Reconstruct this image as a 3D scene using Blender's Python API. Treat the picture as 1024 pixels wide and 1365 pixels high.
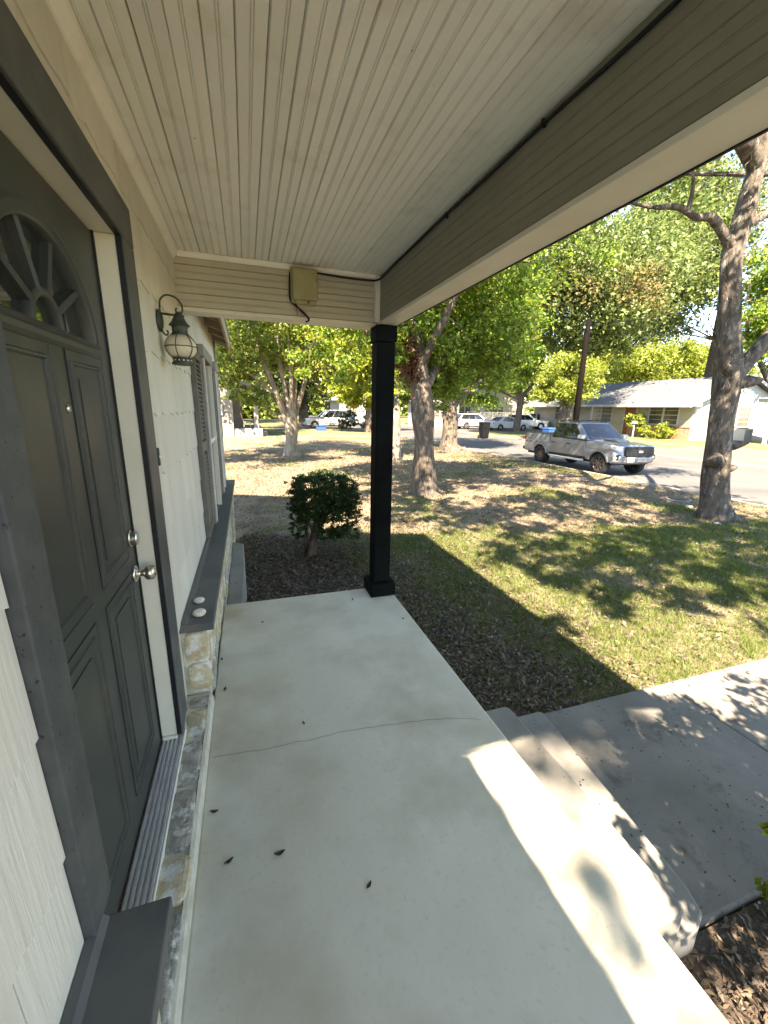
import bpy, bmesh, math, random
import numpy as np
from mathutils import Vector, Matrix

for o in list(bpy.data.objects): bpy.data.objects.remove(o)
random.seed(7); RNG = np.random.default_rng(11)
S = bpy.context.scene
COL = S.collection

# ------------------------------------------------------------------ camera
cam_d = bpy.data.cameras.new('camera'); cam = bpy.data.objects.new('camera', cam_d); COL.objects.link(cam)
cam_d.sensor_fit = 'VERTICAL'; cam_d.sensor_height = 36; cam_d.lens = 544.0/1365*36
cam_d.clip_start = 0.02; cam_d.clip_end = 2000
CR = ((0.95016861, 0.05879039, -0.30614261), (-0.31116288, 0.23840803, -0.91996700), (0.01890164, 0.96938398, 0.24482121))
cam.matrix_world = Matrix(((*CR[0], 0), (*CR[1], 0), (*CR[2], 1.55), (0, 0, 0, 1)))
S.camera = cam

# ------------------------------------------------------------------ sky and sun
SUN = Vector((0.42, 0.85, -1.0)).normalized()
W = bpy.data.worlds.new('World'); S.world = W; W.use_nodes = True
wn = W.node_tree.nodes; wl = W.node_tree.links
sky = wn.new('ShaderNodeTexSky'); sky.sky_type = 'NISHITA'; sky.sun_disc = False
sky.sun_elevation = math.asin(-SUN.z); sky.sun_rotation = math.atan2(-SUN.x, -SUN.y)
sky.air_density = 0.7; sky.dust_density = 0.0; sky.ozone_density = 2.0
bg = wn['Background']; bg.inputs[1].default_value = 0.095
wl.new(sky.outputs[0], bg.inputs[0])
sd = bpy.data.lights.new('sun', 'SUN'); sd.energy = 3.4; sd.angle = math.radians(0.5); sd.color = (1.0, 0.96, 0.89)
so = bpy.data.objects.new('sun', sd); COL.objects.link(so)
so.rotation_euler = SUN.to_track_quat('-Z', 'Y').to_euler(); so.location = (-10, -20, 30)
S.view_settings.view_transform = 'Standard'; S.view_settings.look = 'None'
S.view_settings.exposure = 3.4; S.view_settings.gamma = 1.0; S.view_settings.use_curve_mapping = False
S.view_settings.use_white_balance = True; S.view_settings.white_balance_temperature = 8300; S.view_settings.white_balance_tint = 14
S.render.engine = 'CYCLES'
cy = S.cycles; cy.max_bounces = 8; cy.diffuse_bounces = 5; cy.glossy_bounces = 4; cy.transmission_bounces = 6
cy.transparent_max_bounces = 8; cy.caustics_reflective = False; cy.caustics_refractive = False
cy.use_denoising = True; cy.sample_clamp_indirect = 8

# ------------------------------------------------------------------ materials
def mat(name, c1, c2=None, scale=4.0, rough=0.7, bump=0.0, bscale=40.0, stretch=(1, 1, 1), metal=0.0, detail=6.0, spec=0.3,
        c3=None, s3=1.0, t3=(0.55, 0.68), lo=0.35, hi=0.65, bdist=0.01, island=0.0, orand=0.0, c4=None, s4=30, t4=(.7, .73), k=1.0):
    c1, c2, c3, c4 = [tuple(x*k for x in c) if c else c for c in (c1, c2, c3, c4)]
    m = bpy.data.materials.new(name); m.use_nodes = True
    nt = m.node_tree; N = nt.nodes; L = nt.links; b = N['Principled BSDF']
    b.inputs['Roughness'].default_value = rough; b.inputs['Metallic'].default_value = metal
    b.inputs['Specular IOR Level'].default_value = spec
    b.inputs['Base Color'].default_value = (*c1, 1)
    geo = N.new('ShaderNodeNewGeometry'); mp = N.new('ShaderNodeMapping'); mp.inputs['Scale'].default_value = stretch
    L.new(geo.outputs['Position'], mp.inputs[0])
    col = None
    def noise(sc, det=detail):
        n = N.new('ShaderNodeTexNoise'); n.inputs['Scale'].default_value = sc; n.inputs['Detail'].default_value = det
        n.inputs['Roughness'].default_value = 0.6
        L.new(mp.outputs[0], n.inputs['Vector']); return n
    def ramp(src, a, bb):
        r = N.new('ShaderNodeMapRange'); r.inputs[1].default_value = a; r.inputs[2].default_value = bb
        L.new(src, r.inputs[0]); return r.outputs[0]
    def mix(f, a, bcol):
        x = N.new('ShaderNodeMix'); x.data_type = 'RGBA'
        if isinstance(f, float): x.inputs[0].default_value = f
        else: L.new(f, x.inputs[0])
        for s, v in ((6, a), (7, bcol)):
            if isinstance(v, tuple): x.inputs[s].default_value = (*v, 1)
            else: L.new(v, x.inputs[s])
        return x.outputs[2]
    col = c1
    if c2:
        col = mix(ramp(noise(scale).outputs[0], lo, hi), c1, c2)
    if c3:
        col = mix(ramp(noise(s3, 8).outputs[0], *t3), col, c3)
    if c4:
        col = mix(ramp(noise(s4, 5).outputs[0], *t4), col, c4)
    if orand:
        oi = N.new('ShaderNodeObjectInfo'); rm = N.new('ShaderNodeMapRange'); rm.inputs[3].default_value = 1 - orand; rm.inputs[4].default_value = 1 + orand
        L.new(oi.outputs['Random'], rm.inputs[0]); hs = N.new('ShaderNodeHueSaturation'); L.new(rm.outputs[0], hs.inputs['Value'])
        if isinstance(col, tuple): hs.inputs['Color'].default_value = (*col, 1)
        else: L.new(col, hs.inputs['Color'])
        col = hs.outputs[0]
    if island:
        rm = N.new('ShaderNodeMapRange'); rm.inputs[3].default_value = 1 - island; rm.inputs[4].default_value = 1 + island
        L.new(geo.outputs['Random Per Island'], rm.inputs[0])
        hs = N.new('ShaderNodeHueSaturation'); L.new(rm.outputs[0], hs.inputs['Value'])
        if isinstance(col, tuple): hs.inputs['Color'].default_value = (*col, 1)
        else: L.new(col, hs.inputs['Color'])
        col = hs.outputs[0]
    if not isinstance(col, tuple): L.new(col, b.inputs['Base Color'])
    if bump:
        bp = N.new('ShaderNodeBump'); bp.inputs['Strength'].default_value = bump; bp.inputs['Distance'].default_value = bdist
        L.new(noise(bscale, 8).outputs[0], bp.inputs['Height']); L.new(bp.outputs[0], b.inputs['Normal'])
    return m

def leafmat(name, dark, light, trans=0.45, tcol=None, dead=None, deadp=0.0, patch=None, pscale=0.25, pth=(0.5, 0.62), k=.80):
    dark, light, dead, patch = [tuple(x*k for x in c) if c else c for c in (dark, light, dead, patch)]
    m = bpy.data.materials.new(name); m.use_nodes = True
    nt = m.node_tree; N = nt.nodes; L = nt.links; b = N['Principled BSDF']; out = N['Material Output']
    geo = N.new('ShaderNodeNewGeometry'); cr = N.new('ShaderNodeValToRGB')
    e = cr.color_ramp.elements; e[0].color = (*dark, 1); e[1].color = (*light, 1)
    if dead:
        e[1].position = 1 - deadp - 0.02; x = e.new(1 - deadp); x.color = (*dead, 1); 
    L.new(geo.outputs['Random Per Island'], cr.inputs[0]); col = cr.outputs[0]
    if patch:
        n = N.new('ShaderNodeTexNoise'); n.inputs['Scale'].default_value = pscale; n.inputs['Detail'].default_value = 4
        L.new(geo.outputs['Position'], n.inputs['Vector'])
        r = N.new('ShaderNodeMapRange'); r.inputs[1].default_value = pth[0]; r.inputs[2].default_value = pth[1]; L.new(n.outputs[0], r.inputs[0])
        x = N.new('ShaderNodeMix'); x.data_type = 'RGBA'; L.new(r.outputs[0], x.inputs[0]); L.new(col, x.inputs[6]); x.inputs[7].default_value = (*patch, 1)
        col = x.outputs[2]
    L.new(col, b.inputs['Base Color']); b.inputs['Roughness'].default_value = 0.45; b.inputs['Specular IOR Level'].default_value = 0.35
    t = N.new('ShaderNodeBsdfTranslucent'); hs = N.new('ShaderNodeHueSaturation'); hs.inputs['Value'].default_value = 1.7; hs.inputs['Saturation'].default_value = 1.1
    L.new(col, hs.inputs['Color']); L.new(hs.outputs[0], t.inputs[0])
    mx = N.new('ShaderNodeMixShader'); mx.inputs[0].default_value = trans
    L.new(b.outputs[0], mx.inputs[1]); L.new(t.outputs[0], mx.inputs[2]); L.new(mx.outputs[0], out.inputs[0])
    return m

M = {}
M['siding'] = mat('siding_paint', (.56, .54, .46), (.64, .62, .54), scale=2.5, rough=.55, bump=.55, bscale=26, stretch=(1, 1.6, .10), c3=(.45, .43, .36), s3=3.0, t3=(.60, .80), bdist=.008, orand=.05, c4=(.40, .37, .29), s4=55, t4=(.66, .72))
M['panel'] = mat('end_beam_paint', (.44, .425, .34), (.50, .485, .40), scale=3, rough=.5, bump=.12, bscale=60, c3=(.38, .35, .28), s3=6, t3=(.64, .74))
M['ceil'] = mat('ceiling_paint', (.81, .81, .74), (.85, .85, .78), scale=3, rough=.45, bump=.12, bscale=60, c3=(.70, .66, .56), s3=4, t3=(.55, .75), orand=.05, c4=(.40, .35, .27), s4=26, t4=(.715, .74))
M['trimwhite'] = mat('white_trim_paint', (.62, .60, .51), (.68, .66, .57), scale=5, rough=.45, bump=.08, bscale=50)
M['jamb'] = mat('jamb_paint', (.64, .62, .50), (.69, .67, .55), scale=4, rough=.4, bump=.05, bscale=30)
M['darkpaint'] = mat('charcoal_paint', (.055, .060, .060), (.085, .090, .088), scale=10, rough=.5, bump=.25, bscale=160, bdist=.003)
M['speck'] = mat('charcoal_flaking', (.075, .082, .076), (.05, .055, .055), scale=12, rough=.6, bump=.3, bscale=150, c3=(.012, .013, .015), s3=70, t3=(.62, .68), bdist=.003)
M['post'] = mat('post_paint', (.0035, .0045, .0045), (.006, .008, .008), scale=5, rough=.7, spec=.04, bump=.1, bscale=60)
M['door'] = mat('door_paint', (.034, .040, .036), (.046, .051, .044), scale=2.5, rough=.42, bump=.06, bscale=90, c3=(.075, .072, .055), s3=3, t3=(.5, .75))
M['sill'] = mat('sill_paint', (.075, .080, .078), (.11, .11, .10), scale=5, rough=.55, bump=.15, bscale=120, bdist=.004)
M['concrete'] = mat('porch_concrete', (.60, .57, .46), (.67, .64, .53), scale=2.2, rough=.7, bump=.12, bscale=70, c3=(.45, .41, .31), s3=1.9, t3=(.47, .72), bdist=.005, c4=(.54, .51, .41), s4=46, t4=(.56, .72))
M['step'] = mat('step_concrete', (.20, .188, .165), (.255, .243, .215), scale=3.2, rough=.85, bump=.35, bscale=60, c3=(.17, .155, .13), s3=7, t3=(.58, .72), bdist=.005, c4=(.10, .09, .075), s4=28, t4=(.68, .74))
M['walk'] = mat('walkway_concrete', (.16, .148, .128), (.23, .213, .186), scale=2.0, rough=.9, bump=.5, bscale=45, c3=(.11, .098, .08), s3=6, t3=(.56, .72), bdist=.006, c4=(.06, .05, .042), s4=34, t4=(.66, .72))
M['crack'] = mat('crack_dirt', (.12, .11, .09), rough=.9)
M['lime'] = mat('limestone', (.52, .45, .30), (.38, .30, .17), scale=9, rough=.85, bump=.9, bscale=35, c3=(.62, .60, .54), s3=14, t3=(.5, .6), bdist=.012)
M['limegrey'] = mat('limestone_grey', (.40, .37, .30), (.22, .21, .18), scale=16, rough=.9, bump=1.0, bscale=45, c3=(.58, .56, .50), s3=22, t3=(.52, .62), bdist=.012)
M['mortar'] = mat('mortar', (.60, .57, .47), (.42, .38, .29), scale=12, rough=.9, bump=.6, bscale=70)
M['alum'] = mat('aluminium', (.56, .56, .54), (.46, .46, .45), scale=20, rough=.42, metal=.35, bump=.05, bscale=90)
M['nickel'] = mat('satin_nickel', (.62, .58, .50), rough=.25, metal=1.0)
M['glassdark'] = mat('window_glass', (.02, .024, .022), rough=.02, spec=1.0)
M['glassdark'].node_tree.nodes['Principled BSDF'].inputs['IOR'].default_value = 1.9
M['black'] = mat('black_paint', (.008, .009, .010), (.014, .015, .016), scale=9, rough=.5)
M['cable'] = mat('black_cable', (.010, .010, .011), rough=.5)
M['boxtan'] = mat('tan_plastic', (.30, .28, .15), (.36, .34, .20), scale=10, rough=.5, c3=(.18, .15, .08), s3=18, t3=(.6, .72))
M['bronze'] = mat('verdigris_bronze', (.035, .045, .035), (.07, .085, .065), scale=40, rough=.55, metal=.4, bump=.2, bscale=120, bdist=.003)
M['frost'] = mat('seeded_glass', (.52, .46, .34), (.62, .56, .44), scale=12, rough=.18, bump=.1, bscale=60, spec=.6)
M['shell'] = mat('pale_stone', (.66, .62, .54), (.50, .46, .38), scale=40, rough=.6, bump=.3, bscale=90)
M['bark1'] = mat('oak_bark', (.15, .12, .092), (.06, .046, .034), scale=9, rough=.95, bump=1.0, bscale=14, stretch=(1.6, 1.6, .45), bdist=.05, c3=(.20, .172, .14), s3=11, t3=(.55, .65))
M['beamshade'] = mat('beam_paint_shaded', (.22, .21, .165), (.26, .25, .20), scale=3, rough=.5, bump=.15, bscale=60)  # taupe darkened so the colour carries the shade on the front beam's inner face
M['bark2'] = mat('grey_bark', (.13, .108, .086), (.040, .033, .026), scale=7, rough=.95, bump=1.0, bscale=11, stretch=(1.4, 1.4, .6), bdist=.05, c3=(.21, .185, .155), s3=9, t3=(.56, .64))
M['bark3'] = mat('pale_bark', (.29, .24, .185), (.15, .115, .085), scale=6, rough=.95, bump=.8, bscale=14, stretch=(1.5, 1.5, .5), bdist=.03)
M['barkbush'] = mat('shrub_bark', (.11, .075, .05), (.06, .042, .03), scale=14, rough=.95, bump=.8, bscale=40, bdist=.01)
M['roofb'] = mat('roof_shingle', (.10, .095, .09), (.15, .14, .13), scale=18, rough=.95, bump=.4, bscale=60)
M['rafter'] = mat('rafter_paint', (.34, .27, .19), (.44, .37, .27), scale=8, rough=.8, bump=.3, bscale=60, stretch=(1, 1, 1))
M['shut'] = mat('shutter_paint', (.10, .095, .085), (.14, .13, .115), scale=8, rough=.55, bump=.2, bscale=90, bdist=.003)
M['shutgrey'] = mat('window_casing_grey', (.20, .195, .18), (.26, .25, .235), scale=8, rough=.55)
M['interior'] = mat('dark_interior', (.03, .03, .028), rough=.9)

def add_grime(m, x_clean, x_dirty, colour, scale=3.0):
    # dirt washed against an edge: fades with distance in x, broken by noise
    nt = m.node_tree; N = nt.nodes; L = nt.links; b = N['Principled BSDF']; src = b.inputs['Base Color'].links[0].from_socket
    geo = N.new('ShaderNodeNewGeometry'); sp = N.new('ShaderNodeSeparateXYZ'); L.new(geo.outputs['Position'], sp.inputs[0])
    r = N.new('ShaderNodeMapRange'); r.inputs[1].default_value = x_clean; r.inputs[2].default_value = x_dirty; L.new(sp.outputs[0], r.inputs[0])
    n = N.new('ShaderNodeTexNoise'); n.inputs['Scale'].default_value = scale; n.inputs['Detail'].default_value = 7; L.new(geo.outputs['Position'], n.inputs['Vector'])
    r2 = N.new('ShaderNodeMapRange'); r2.inputs[1].default_value = .38; r2.inputs[2].default_value = .7; L.new(n.outputs[0], r2.inputs[0])
    mu = N.new('ShaderNodeMath'); mu.operation = 'MULTIPLY'; L.new(r.outputs[0], mu.inputs[0]); L.new(r2.outputs[0], mu.inputs[1])
    x = N.new('ShaderNodeMix'); x.data_type = 'RGBA'; L.new(mu.outputs[0], x.inputs[0]); L.new(src, x.inputs[6]); x.inputs[7].default_value = (*colour, 1)
    L.new(x.outputs[2], b.inputs['Base Color'])
add_grime(M['concrete'], .55, -.30, (.36, .29, .17), 2.2)

# ------------------------------------------------------------------ mesh helpers
def tag(o, label=None, cat=None, group=None, kind=None):
    if label: o['label'] = label
    if cat: o['category'] = cat
    if group: o['group'] = group
    if kind: o['kind'] = kind
    return o
def empty(name, loc=(0, 0, 0), rz=0.0):
    o = bpy.data.objects.new(name, None); COL.objects.link(o); o.location = loc; o.rotation_euler = (0, 0, rz)
    o.empty_display_size = .2
    return o
def put(name, me, parent=None):
    o = bpy.data.objects.new(name, me); COL.objects.link(o)
    if parent is not None: o.parent = parent
    return o
def npmesh(name, V, F, m, parent=None, smooth=False):
    """V (n,3), F (k,3|4) numpy -> object"""
    V = np.asarray(V, np.float32); F = np.asarray(F, np.int32); k = F.shape[1]
    me = bpy.data.meshes.new(name)
    me.vertices.add(len(V)); me.vertices.foreach_set('co', V.ravel())
    me.loops.add(F.size); me.loops.foreach_set('vertex_index', F.ravel())
    me.polygons.add(len(F)); me.polygons.foreach_set('loop_start', np.arange(0, F.size, k, dtype=np.int32))
    me.polygons.foreach_set('loop_total', np.full(len(F), k, np.int32))
    if smooth: me.polygons.foreach_set('use_smooth', np.ones(len(F), bool))
    me.update(calc_edges=True); me.materials.append(m)
    return put(name, me, parent)
class MB:
    def __init__(s): s.v = []; s.f = []
    def add(s, vs, fs):
        n = len(s.v); s.v += [tuple(p) for p in vs]; s.f += [tuple(i+n for i in f) for f in fs]; return s
    def box(s, x0, x1, y0, y1, z0, z1):
        return s.add([(x0,y0,z0),(x1,y0,z0),(x1,y1,z0),(x0,y1,z0),(x0,y0,z1),(x1,y0,z1),(x1,y1,z1),(x0,y1,z1)],
                     [(0,3,2,1),(4,5,6,7),(0,1,5,4),(1,2,6,5),(2,3,7,6),(3,0,4,7)])
    def prism(s, poly, axis, a, b):
        """poly of 2D points extruded along axis (0,1,2) from a to b"""
        n = len(poly)
        def P(p, t):
            return {0: (t, p[0], p[1]), 1: (p[0], t, p[1]), 2: (p[0], p[1], t)}[axis]
        vs = [P(p, a) for p in poly] + [P(p, b) for p in poly]
        return s.add(vs, [tuple(range(n))[::-1], tuple(range(n, 2*n))] + [(i, (i+1) % n, n+(i+1) % n, n+i) for i in range(n)])
    def tube(s, pts, rad, n=8, cap=True, fine=0):
        pts = [Vector(p) for p in pts]
        if fine:
            q = []
            for i in range(len(pts)-1):
                p0 = pts[max(i-1, 0)]; p1 = pts[i]; p2 = pts[i+1]; p3 = pts[min(i+2, len(pts)-1)]
                q += [.5*((2*p1)+(p2-p0)*t+(2*p0-5*p1+4*p2-p3)*t*t+(3*p1-p0-3*p2+p3)*t**3) for t in [k/fine for k in range(fine)]]
            pts = q+[pts[-1]]
        if not isinstance(rad, (list, tuple)): rad = [rad]*len(pts)
        vs = []; up = None
        for i, p in enumerate(pts):
            t = (pts[min(i+1, len(pts)-1)] - pts[max(i-1, 0)]).normalized()
            if up is None:
                up = t.orthogonal().normalized()
            up = (up - t*up.dot(t)); up = up.normalized() if up.length > 1e-6 else t.orthogonal().normalized()
            w = t.cross(up)
            for k in range(n):
                a = 2*math.pi*k/n; vs.append(p + (up*math.cos(a) + w*math.sin(a))*rad[i])
        fs = []
        for i in range(len(pts)-1):
            for k in range(n):
                fs.append((i*n+k, i*n+(k+1) % n, (i+1)*n+(k+1) % n, (i+1)*n+k))
        if cap:
            fs.append(tuple(range(n))[::-1]); fs.append(tuple(range((len(pts)-1)*n, len(pts)*n)))
        return s.add(vs, fs)
    def lathe(s, prof, c, axis=2, n=20, cap=True):
        """prof: list of (r,h) around axis through c"""
        vs = []
        for r, h in prof:
            for k in range(n):
                a = 2*math.pi*k/n; u, w = r*math.cos(a), r*math.sin(a)
                vs.append({2: (c[0]+u, c[1]+w, c[2]+h), 0: (c[0]+h, c[1]+u, c[2]+w), 1: (c[0]+w, c[1]+h, c[2]+u)}[axis])
        fs = [(i*n+k, i*n+(k+1) % n, (i+1)*n+(k+1) % n, (i+1)*n+k) for i in range(len(prof)-1) for k in range(n)]
        if cap: fs.append(tuple(range(n))[::-1]); fs.append(tuple(range((len(prof)-1)*n, len(prof)*n)))
        return s.add(vs, fs)
    def mesh(s, name, m, smooth=False):
        me = bpy.data.meshes.new(name); me.from_pydata(s.v, [], s.f)
        bm = bmesh.new(); bm.from_mesh(me); bmesh.ops.recalc_face_normals(bm, faces=bm.faces); bm.to_mesh(me); bm.free()
        me.materials.append(m)
        if smooth: me.polygons.foreach_set('use_smooth', [True]*len(me.polygons))
        me.update(); return me
    def build(s, name, m, parent=None, smooth=False, bevel=0.0, seg=2):
        o = put(name, s.mesh(name, m, smooth), parent)
        if bevel:
            b = o.modifiers.new('bevel', 'BEVEL'); b.width = bevel; b.segments = seg; b.limit_method = 'ANGLE'; b.angle_limit = math.radians(35)
        return o
def copy_tree(o, parent=None):
    c = o.copy(); COL.objects.link(c); c.parent = parent
    for ch in list(o.children): copy_tree(ch, c)
    return c
def box(name, b, m, parent=None, bevel=0.0): return MB().box(*b).build(name, m, parent, bevel=bevel)
def vnoise(x, y, sc, seed=0):
    """cheap smooth value noise on numpy arrays, 0..1"""
    r = np.random.default_rng(seed); T = r.random((64, 64))
    u = x/sc + 1000.3; v = y/sc + 1000.7; i = np.floor(u).astype(int); j = np.floor(v).astype(int); a = u-i; b = v-j
    a = a*a*(3-2*a); b = b*b*(3-2*b); g = lambda p, q: T[p % 64, q % 64]
    return (g(i, j)*(1-a)+g(i+1, j)*a)*(1-b)+(g(i, j+1)*(1-a)+g(i+1, j+1)*a)*b
# ================================================================== THE GROUND
GZ = -.45
M['soil'] = mat('lawn_soil', (.20, .145, .10), (.36, .28, .195), scale=2.4, rough=.95, bump=1.0, bscale=30, c3=(.15, .15, .06), s3=1.1, t3=(.52, .66), bdist=.03, lo=.38, hi=.62, k=.74)
M['mulch'] = mat('mulch_soil', (.075, .056, .042), (.15, .115, .085), scale=14, rough=.95, bump=1.0, bscale=38, bdist=.03)
M['asphalt'] = mat('asphalt', (.15, .14, .13), (.18, .17, .158), scale=.8, rough=.9, bump=.3, bscale=60, c3=(.115, .11, .105), s3=.35, t3=(.5, .7), k=.62)
M['drive'] = mat('driveway_concrete', (.19, .155, .125), (.25, .21, .175), scale=.7, rough=.85, bump=.1, bscale=30, k=.62)
M['kerb'] = mat('kerb_concrete', (.28, .26, .23), (.34, .32, .28), scale=3, rough=.85, bump=.2, bscale=30, k=.74)
M['farsoil'] = mat('far_lawn_soil', (.20, .19, .09), (.30, .25, .13), scale=.5, rough=.95, bump=.6, bscale=10, c3=(.10, .13, .04), s3=.3, t3=(.45, .6), bdist=.05, k=.74)
g = MB().box(-500, 600, -400, 700, -2, -.60).build('ground', M['farsoil']); tag(g, kind='structure')
r = MB().box(11.3, 19.7, -120, 260, -.9, -.53).build('road', M['asphalt']); tag(r, kind='structure')
l = MB().box(-60, 11.1, -60, 31.0, -.9, GZ).build('lawn', M['soil']); tag(l, kind='structure')
l = MB().box(-60, 11.1, 31.0, 160, -.9, GZ-.02).build('neighbour_lawn', M['farsoil']); tag(l, kind='structure')
l = MB().box(19.9, 160, -120, 260, -.9, GZ-.005).build('far_lawn', M['farsoil']); tag(l, kind='structure')
for x0, x1, nm in ((11.1, 11.3, 'near_kerb'), (19.7, 19.9, 'far_kerb')):
    k = empty(nm, (x0, 0, -.6)); tag(k, kind='structure')
    y = -12.0
    while y < 60:
        box('kerb_stone', (0, x1-x0, y, y+2.98, -.2, .165 if nm == 'near_kerb' else .16), M['kerb'], k, bevel=.03); y += 3.0
dv = MB().box(19.86, 30.5, 5.5, 18.6, -.62, GZ+.006).build('driveway', M['drive']); tag(dv, kind='structure')
for y in (9.8, 14.2): box('expansion_joint', (19.9, 30.4, y, y+.03, GZ, GZ+.009), M['crack'], dv)
box('expansion_joint', (24.9, 24.93, 5.6, 18.5, GZ, GZ+.0095), M['crack'], dv)
dv = MB().box(19.86, 40, 36, 47, -.62, GZ+.004).build('neighbour_driveway', M['drive']); tag(dv, kind='structure')
dv = MB().box(2.5, 11.25, 38.9, 45, -.62, GZ+.004).build('parking_pad', M['drive']); tag(dv, kind='structure')

# mulch beds
def sheet(name, poly, z, m, kind='structure'):
    o = MB().prism(poly, 2, z-.03, z).build(name, m); tag(o, kind=kind); return o
BED0 = [(-.16, 3.05), (1.10, 3.24), (1.10, 1.75), (2.05, 1.88), (2.3, 2.2), (2.05, 3.0), (1.75, 3.9), (1.85, 4.9), (1.6, 5.7), (.9, 6.3), (-.16, 6.6)]
BED = BED0[:3]; rs = random.Random(2)
for i in range(3, len(BED0)-1):
    a, b_ = Vector(BED0[i]), Vector(BED0[i+1])
    for k in range(9):
        p = a.lerp(b_, k/9); BED.append((p.x+rs.uniform(-.10, .10), p.y+(rs.uniform(-.06, .06) if i > 3 else 0)))
BED.append(BED0[-1])
sheet('mulch_bed', BED, GZ+.006, M['mulch'])
sheet('side_bed', [(1.10, -1.6), (4.6, -1.6), (4.6, .70), (1.6, .70), (1.10, .70)], GZ+.020, M['mulch'])

# porch floor: slab with two steps, front walk
def slab_mesh():
    bm = bmesh.new()
    bmesh.ops.create_cube(bm, size=1)
    bmesh.ops.scale(bm, vec=(1.38, 4.55, .75), verts=bm.verts); bmesh.ops.translate(bm, vec=(.43, .965, -.375), verts=bm.verts)
    me = bpy.data.meshes.new('porch_floor'); bm.to_mesh(me); bm.free(); me.materials.append(M['concrete']); return me
pf = put('porch_floor', slab_mesh()); tag(pf, kind='structure')
b = pf.modifiers.new('bevel', 'BEVEL'); b.width = .012; b.segments = 3
def stepmesh(x0, x1, y0, y1, z0, z1, ch):
    return MB().prism([(x0, y0), (x1-ch, y0), (x1-ch*.35, y0+ch*.18), (x1, y0+ch*.8), (x1+.006, (y0+y1)/2), (x1, y1-.02), (x1-.02, y1), (x0, y1)], 2, z0, z1)
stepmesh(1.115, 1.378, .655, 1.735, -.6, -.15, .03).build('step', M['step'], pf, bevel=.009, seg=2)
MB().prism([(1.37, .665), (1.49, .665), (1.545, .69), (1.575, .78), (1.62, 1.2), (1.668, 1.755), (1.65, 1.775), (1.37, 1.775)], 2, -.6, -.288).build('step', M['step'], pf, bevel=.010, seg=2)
# hairline crack across the slab
cp = [(-.24, 1.682), (-.12, 1.672), (.013, 1.657), (.1, 1.662), (.222, 1.652), (.33, 1.661), (.409, 1.655), (.52, 1.645), (.637, 1.629), (.75, 1.617), (.872, 1.594), (.96, 1.572), (1.06, 1.53)]
cb = MB()
for i in range(len(cp)-1):
    for t in range(3):
        a = Vector(cp[i]).lerp(Vector(cp[i+1]), t/3); c = Vector(cp[i]).lerp(Vector(cp[i+1]), (t+1)/3)
        j = lambda p, k: (p.x, p.y + .003*math.sin(p.x*57+k))
        w = .0009
        a2, c2 = j(a, 0), j(c, 0)
        cb.add([(a2[0], a2[1]-w, .0012), (c2[0], c2[1]-w, .0012), (c2[0], c2[1]+w, .0012), (a2[0], a2[1]+w, .0012)], [(0, 1, 2, 3)])
cb.build('floor_crack', M['crack'], pf)
# front walk in poured panels
wk = empty('front_walk', (1.68, .71, GZ)); tag(wk, kind='structure')
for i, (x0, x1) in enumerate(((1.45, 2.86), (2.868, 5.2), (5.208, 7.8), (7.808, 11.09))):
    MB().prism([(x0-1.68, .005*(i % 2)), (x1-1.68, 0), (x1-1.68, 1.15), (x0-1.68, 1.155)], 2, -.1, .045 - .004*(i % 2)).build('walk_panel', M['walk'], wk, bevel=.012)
# pale footing ledge beside the house
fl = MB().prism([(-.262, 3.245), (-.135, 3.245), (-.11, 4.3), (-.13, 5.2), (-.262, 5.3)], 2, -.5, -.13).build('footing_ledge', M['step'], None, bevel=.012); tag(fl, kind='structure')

# ================================================================== THE HOUSE
XW = -.388; XC = -.362; XD = -.45; ZC = 2.49; ZB = 2.15; YP = 3.16; YN = -.75
H = empty('porch_house', (-.4, 3, GZ)); tag(H, 'white shingle-sided house with covered front porch and dark door', 'house')
H.location = (0, 0, 0)
# wall backing with the door opening
wb = MB(); X0 = XW-.16
DY0, DY1, DZ0, DZ1 = .855, 1.757, .085, 2.10
wb.box(X0, XW, -3.5, .80, .05, 2.75); wb.box(X0, XW, 1.80, 6.52, .05, 2.75); wb.box(X0, XW, .80, 1.80, 2.14, 2.75)
wb.box(-6, X0, 6.40, 6.52, -.5, 2.75)
wall = wb.build('wall', M['siding'], H)
box('room', (-3.5, X0-.05, -.5, 3.2, -.02, 2.6), M['interior'], H)
# shingles, course by course
def shingle(y0, y1, zb, zt, ph, zlo):
    n = max(3, int((y1-y0)/.05)); vs = []; fs = []
    for i in range(n+1):
        y = y0+(y1-y0)*i/n
        wv = .008*math.sin(y*31+ph) + .005*math.sin(y*67+ph*2)
        zz = max(zb+wv, zlo)
        vs += [(XW-.001, y, zt+.012), (XW+.0035, y, zt+.012), (XW+.0105, y, zz), (XW-.001, y, zz)]
    for i in range(n):
        a = i*4
        for k in range(4): fs.append((a+k, a+(k+1) % 4, a+4+(k+1) % 4, a+4+k))
    fs.append((0, 1, 2, 3)); fs.append(tuple(n*4+k for k in (3, 2, 1, 0)))
    return MB().add(vs, fs)
butts = [.445, .71, .975, 1.24, 1.505, 1.77, 2.035, 2.30]
rs = random.Random(3)
for ya, yb, za, zb_ in ((-2.0, .748, .47, 2.47), (1.918, 6.42, .47, 2.47), (.786, 1.91, 2.235, 2.47)):
    for ci, zb in enumerate(butts):
        zt = min(zb+.265, zb_-.012)
        if zt < za+.03: continue
        y = ya - (.23 if ci % 2 else 0.05) - (0 if ya < 1 else .1)
        while y < yb:
            w = .44 + rs.uniform(-.02, .02)
            p, q = max(y, ya), min(y+w-.003, yb)
            if q-p > .02:
                shingle(p, q, max(zb, za), zt, rs.uniform(0, 1.2)+ci*2, za).build('shingle', M['siding'], wall)
            y += w
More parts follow.
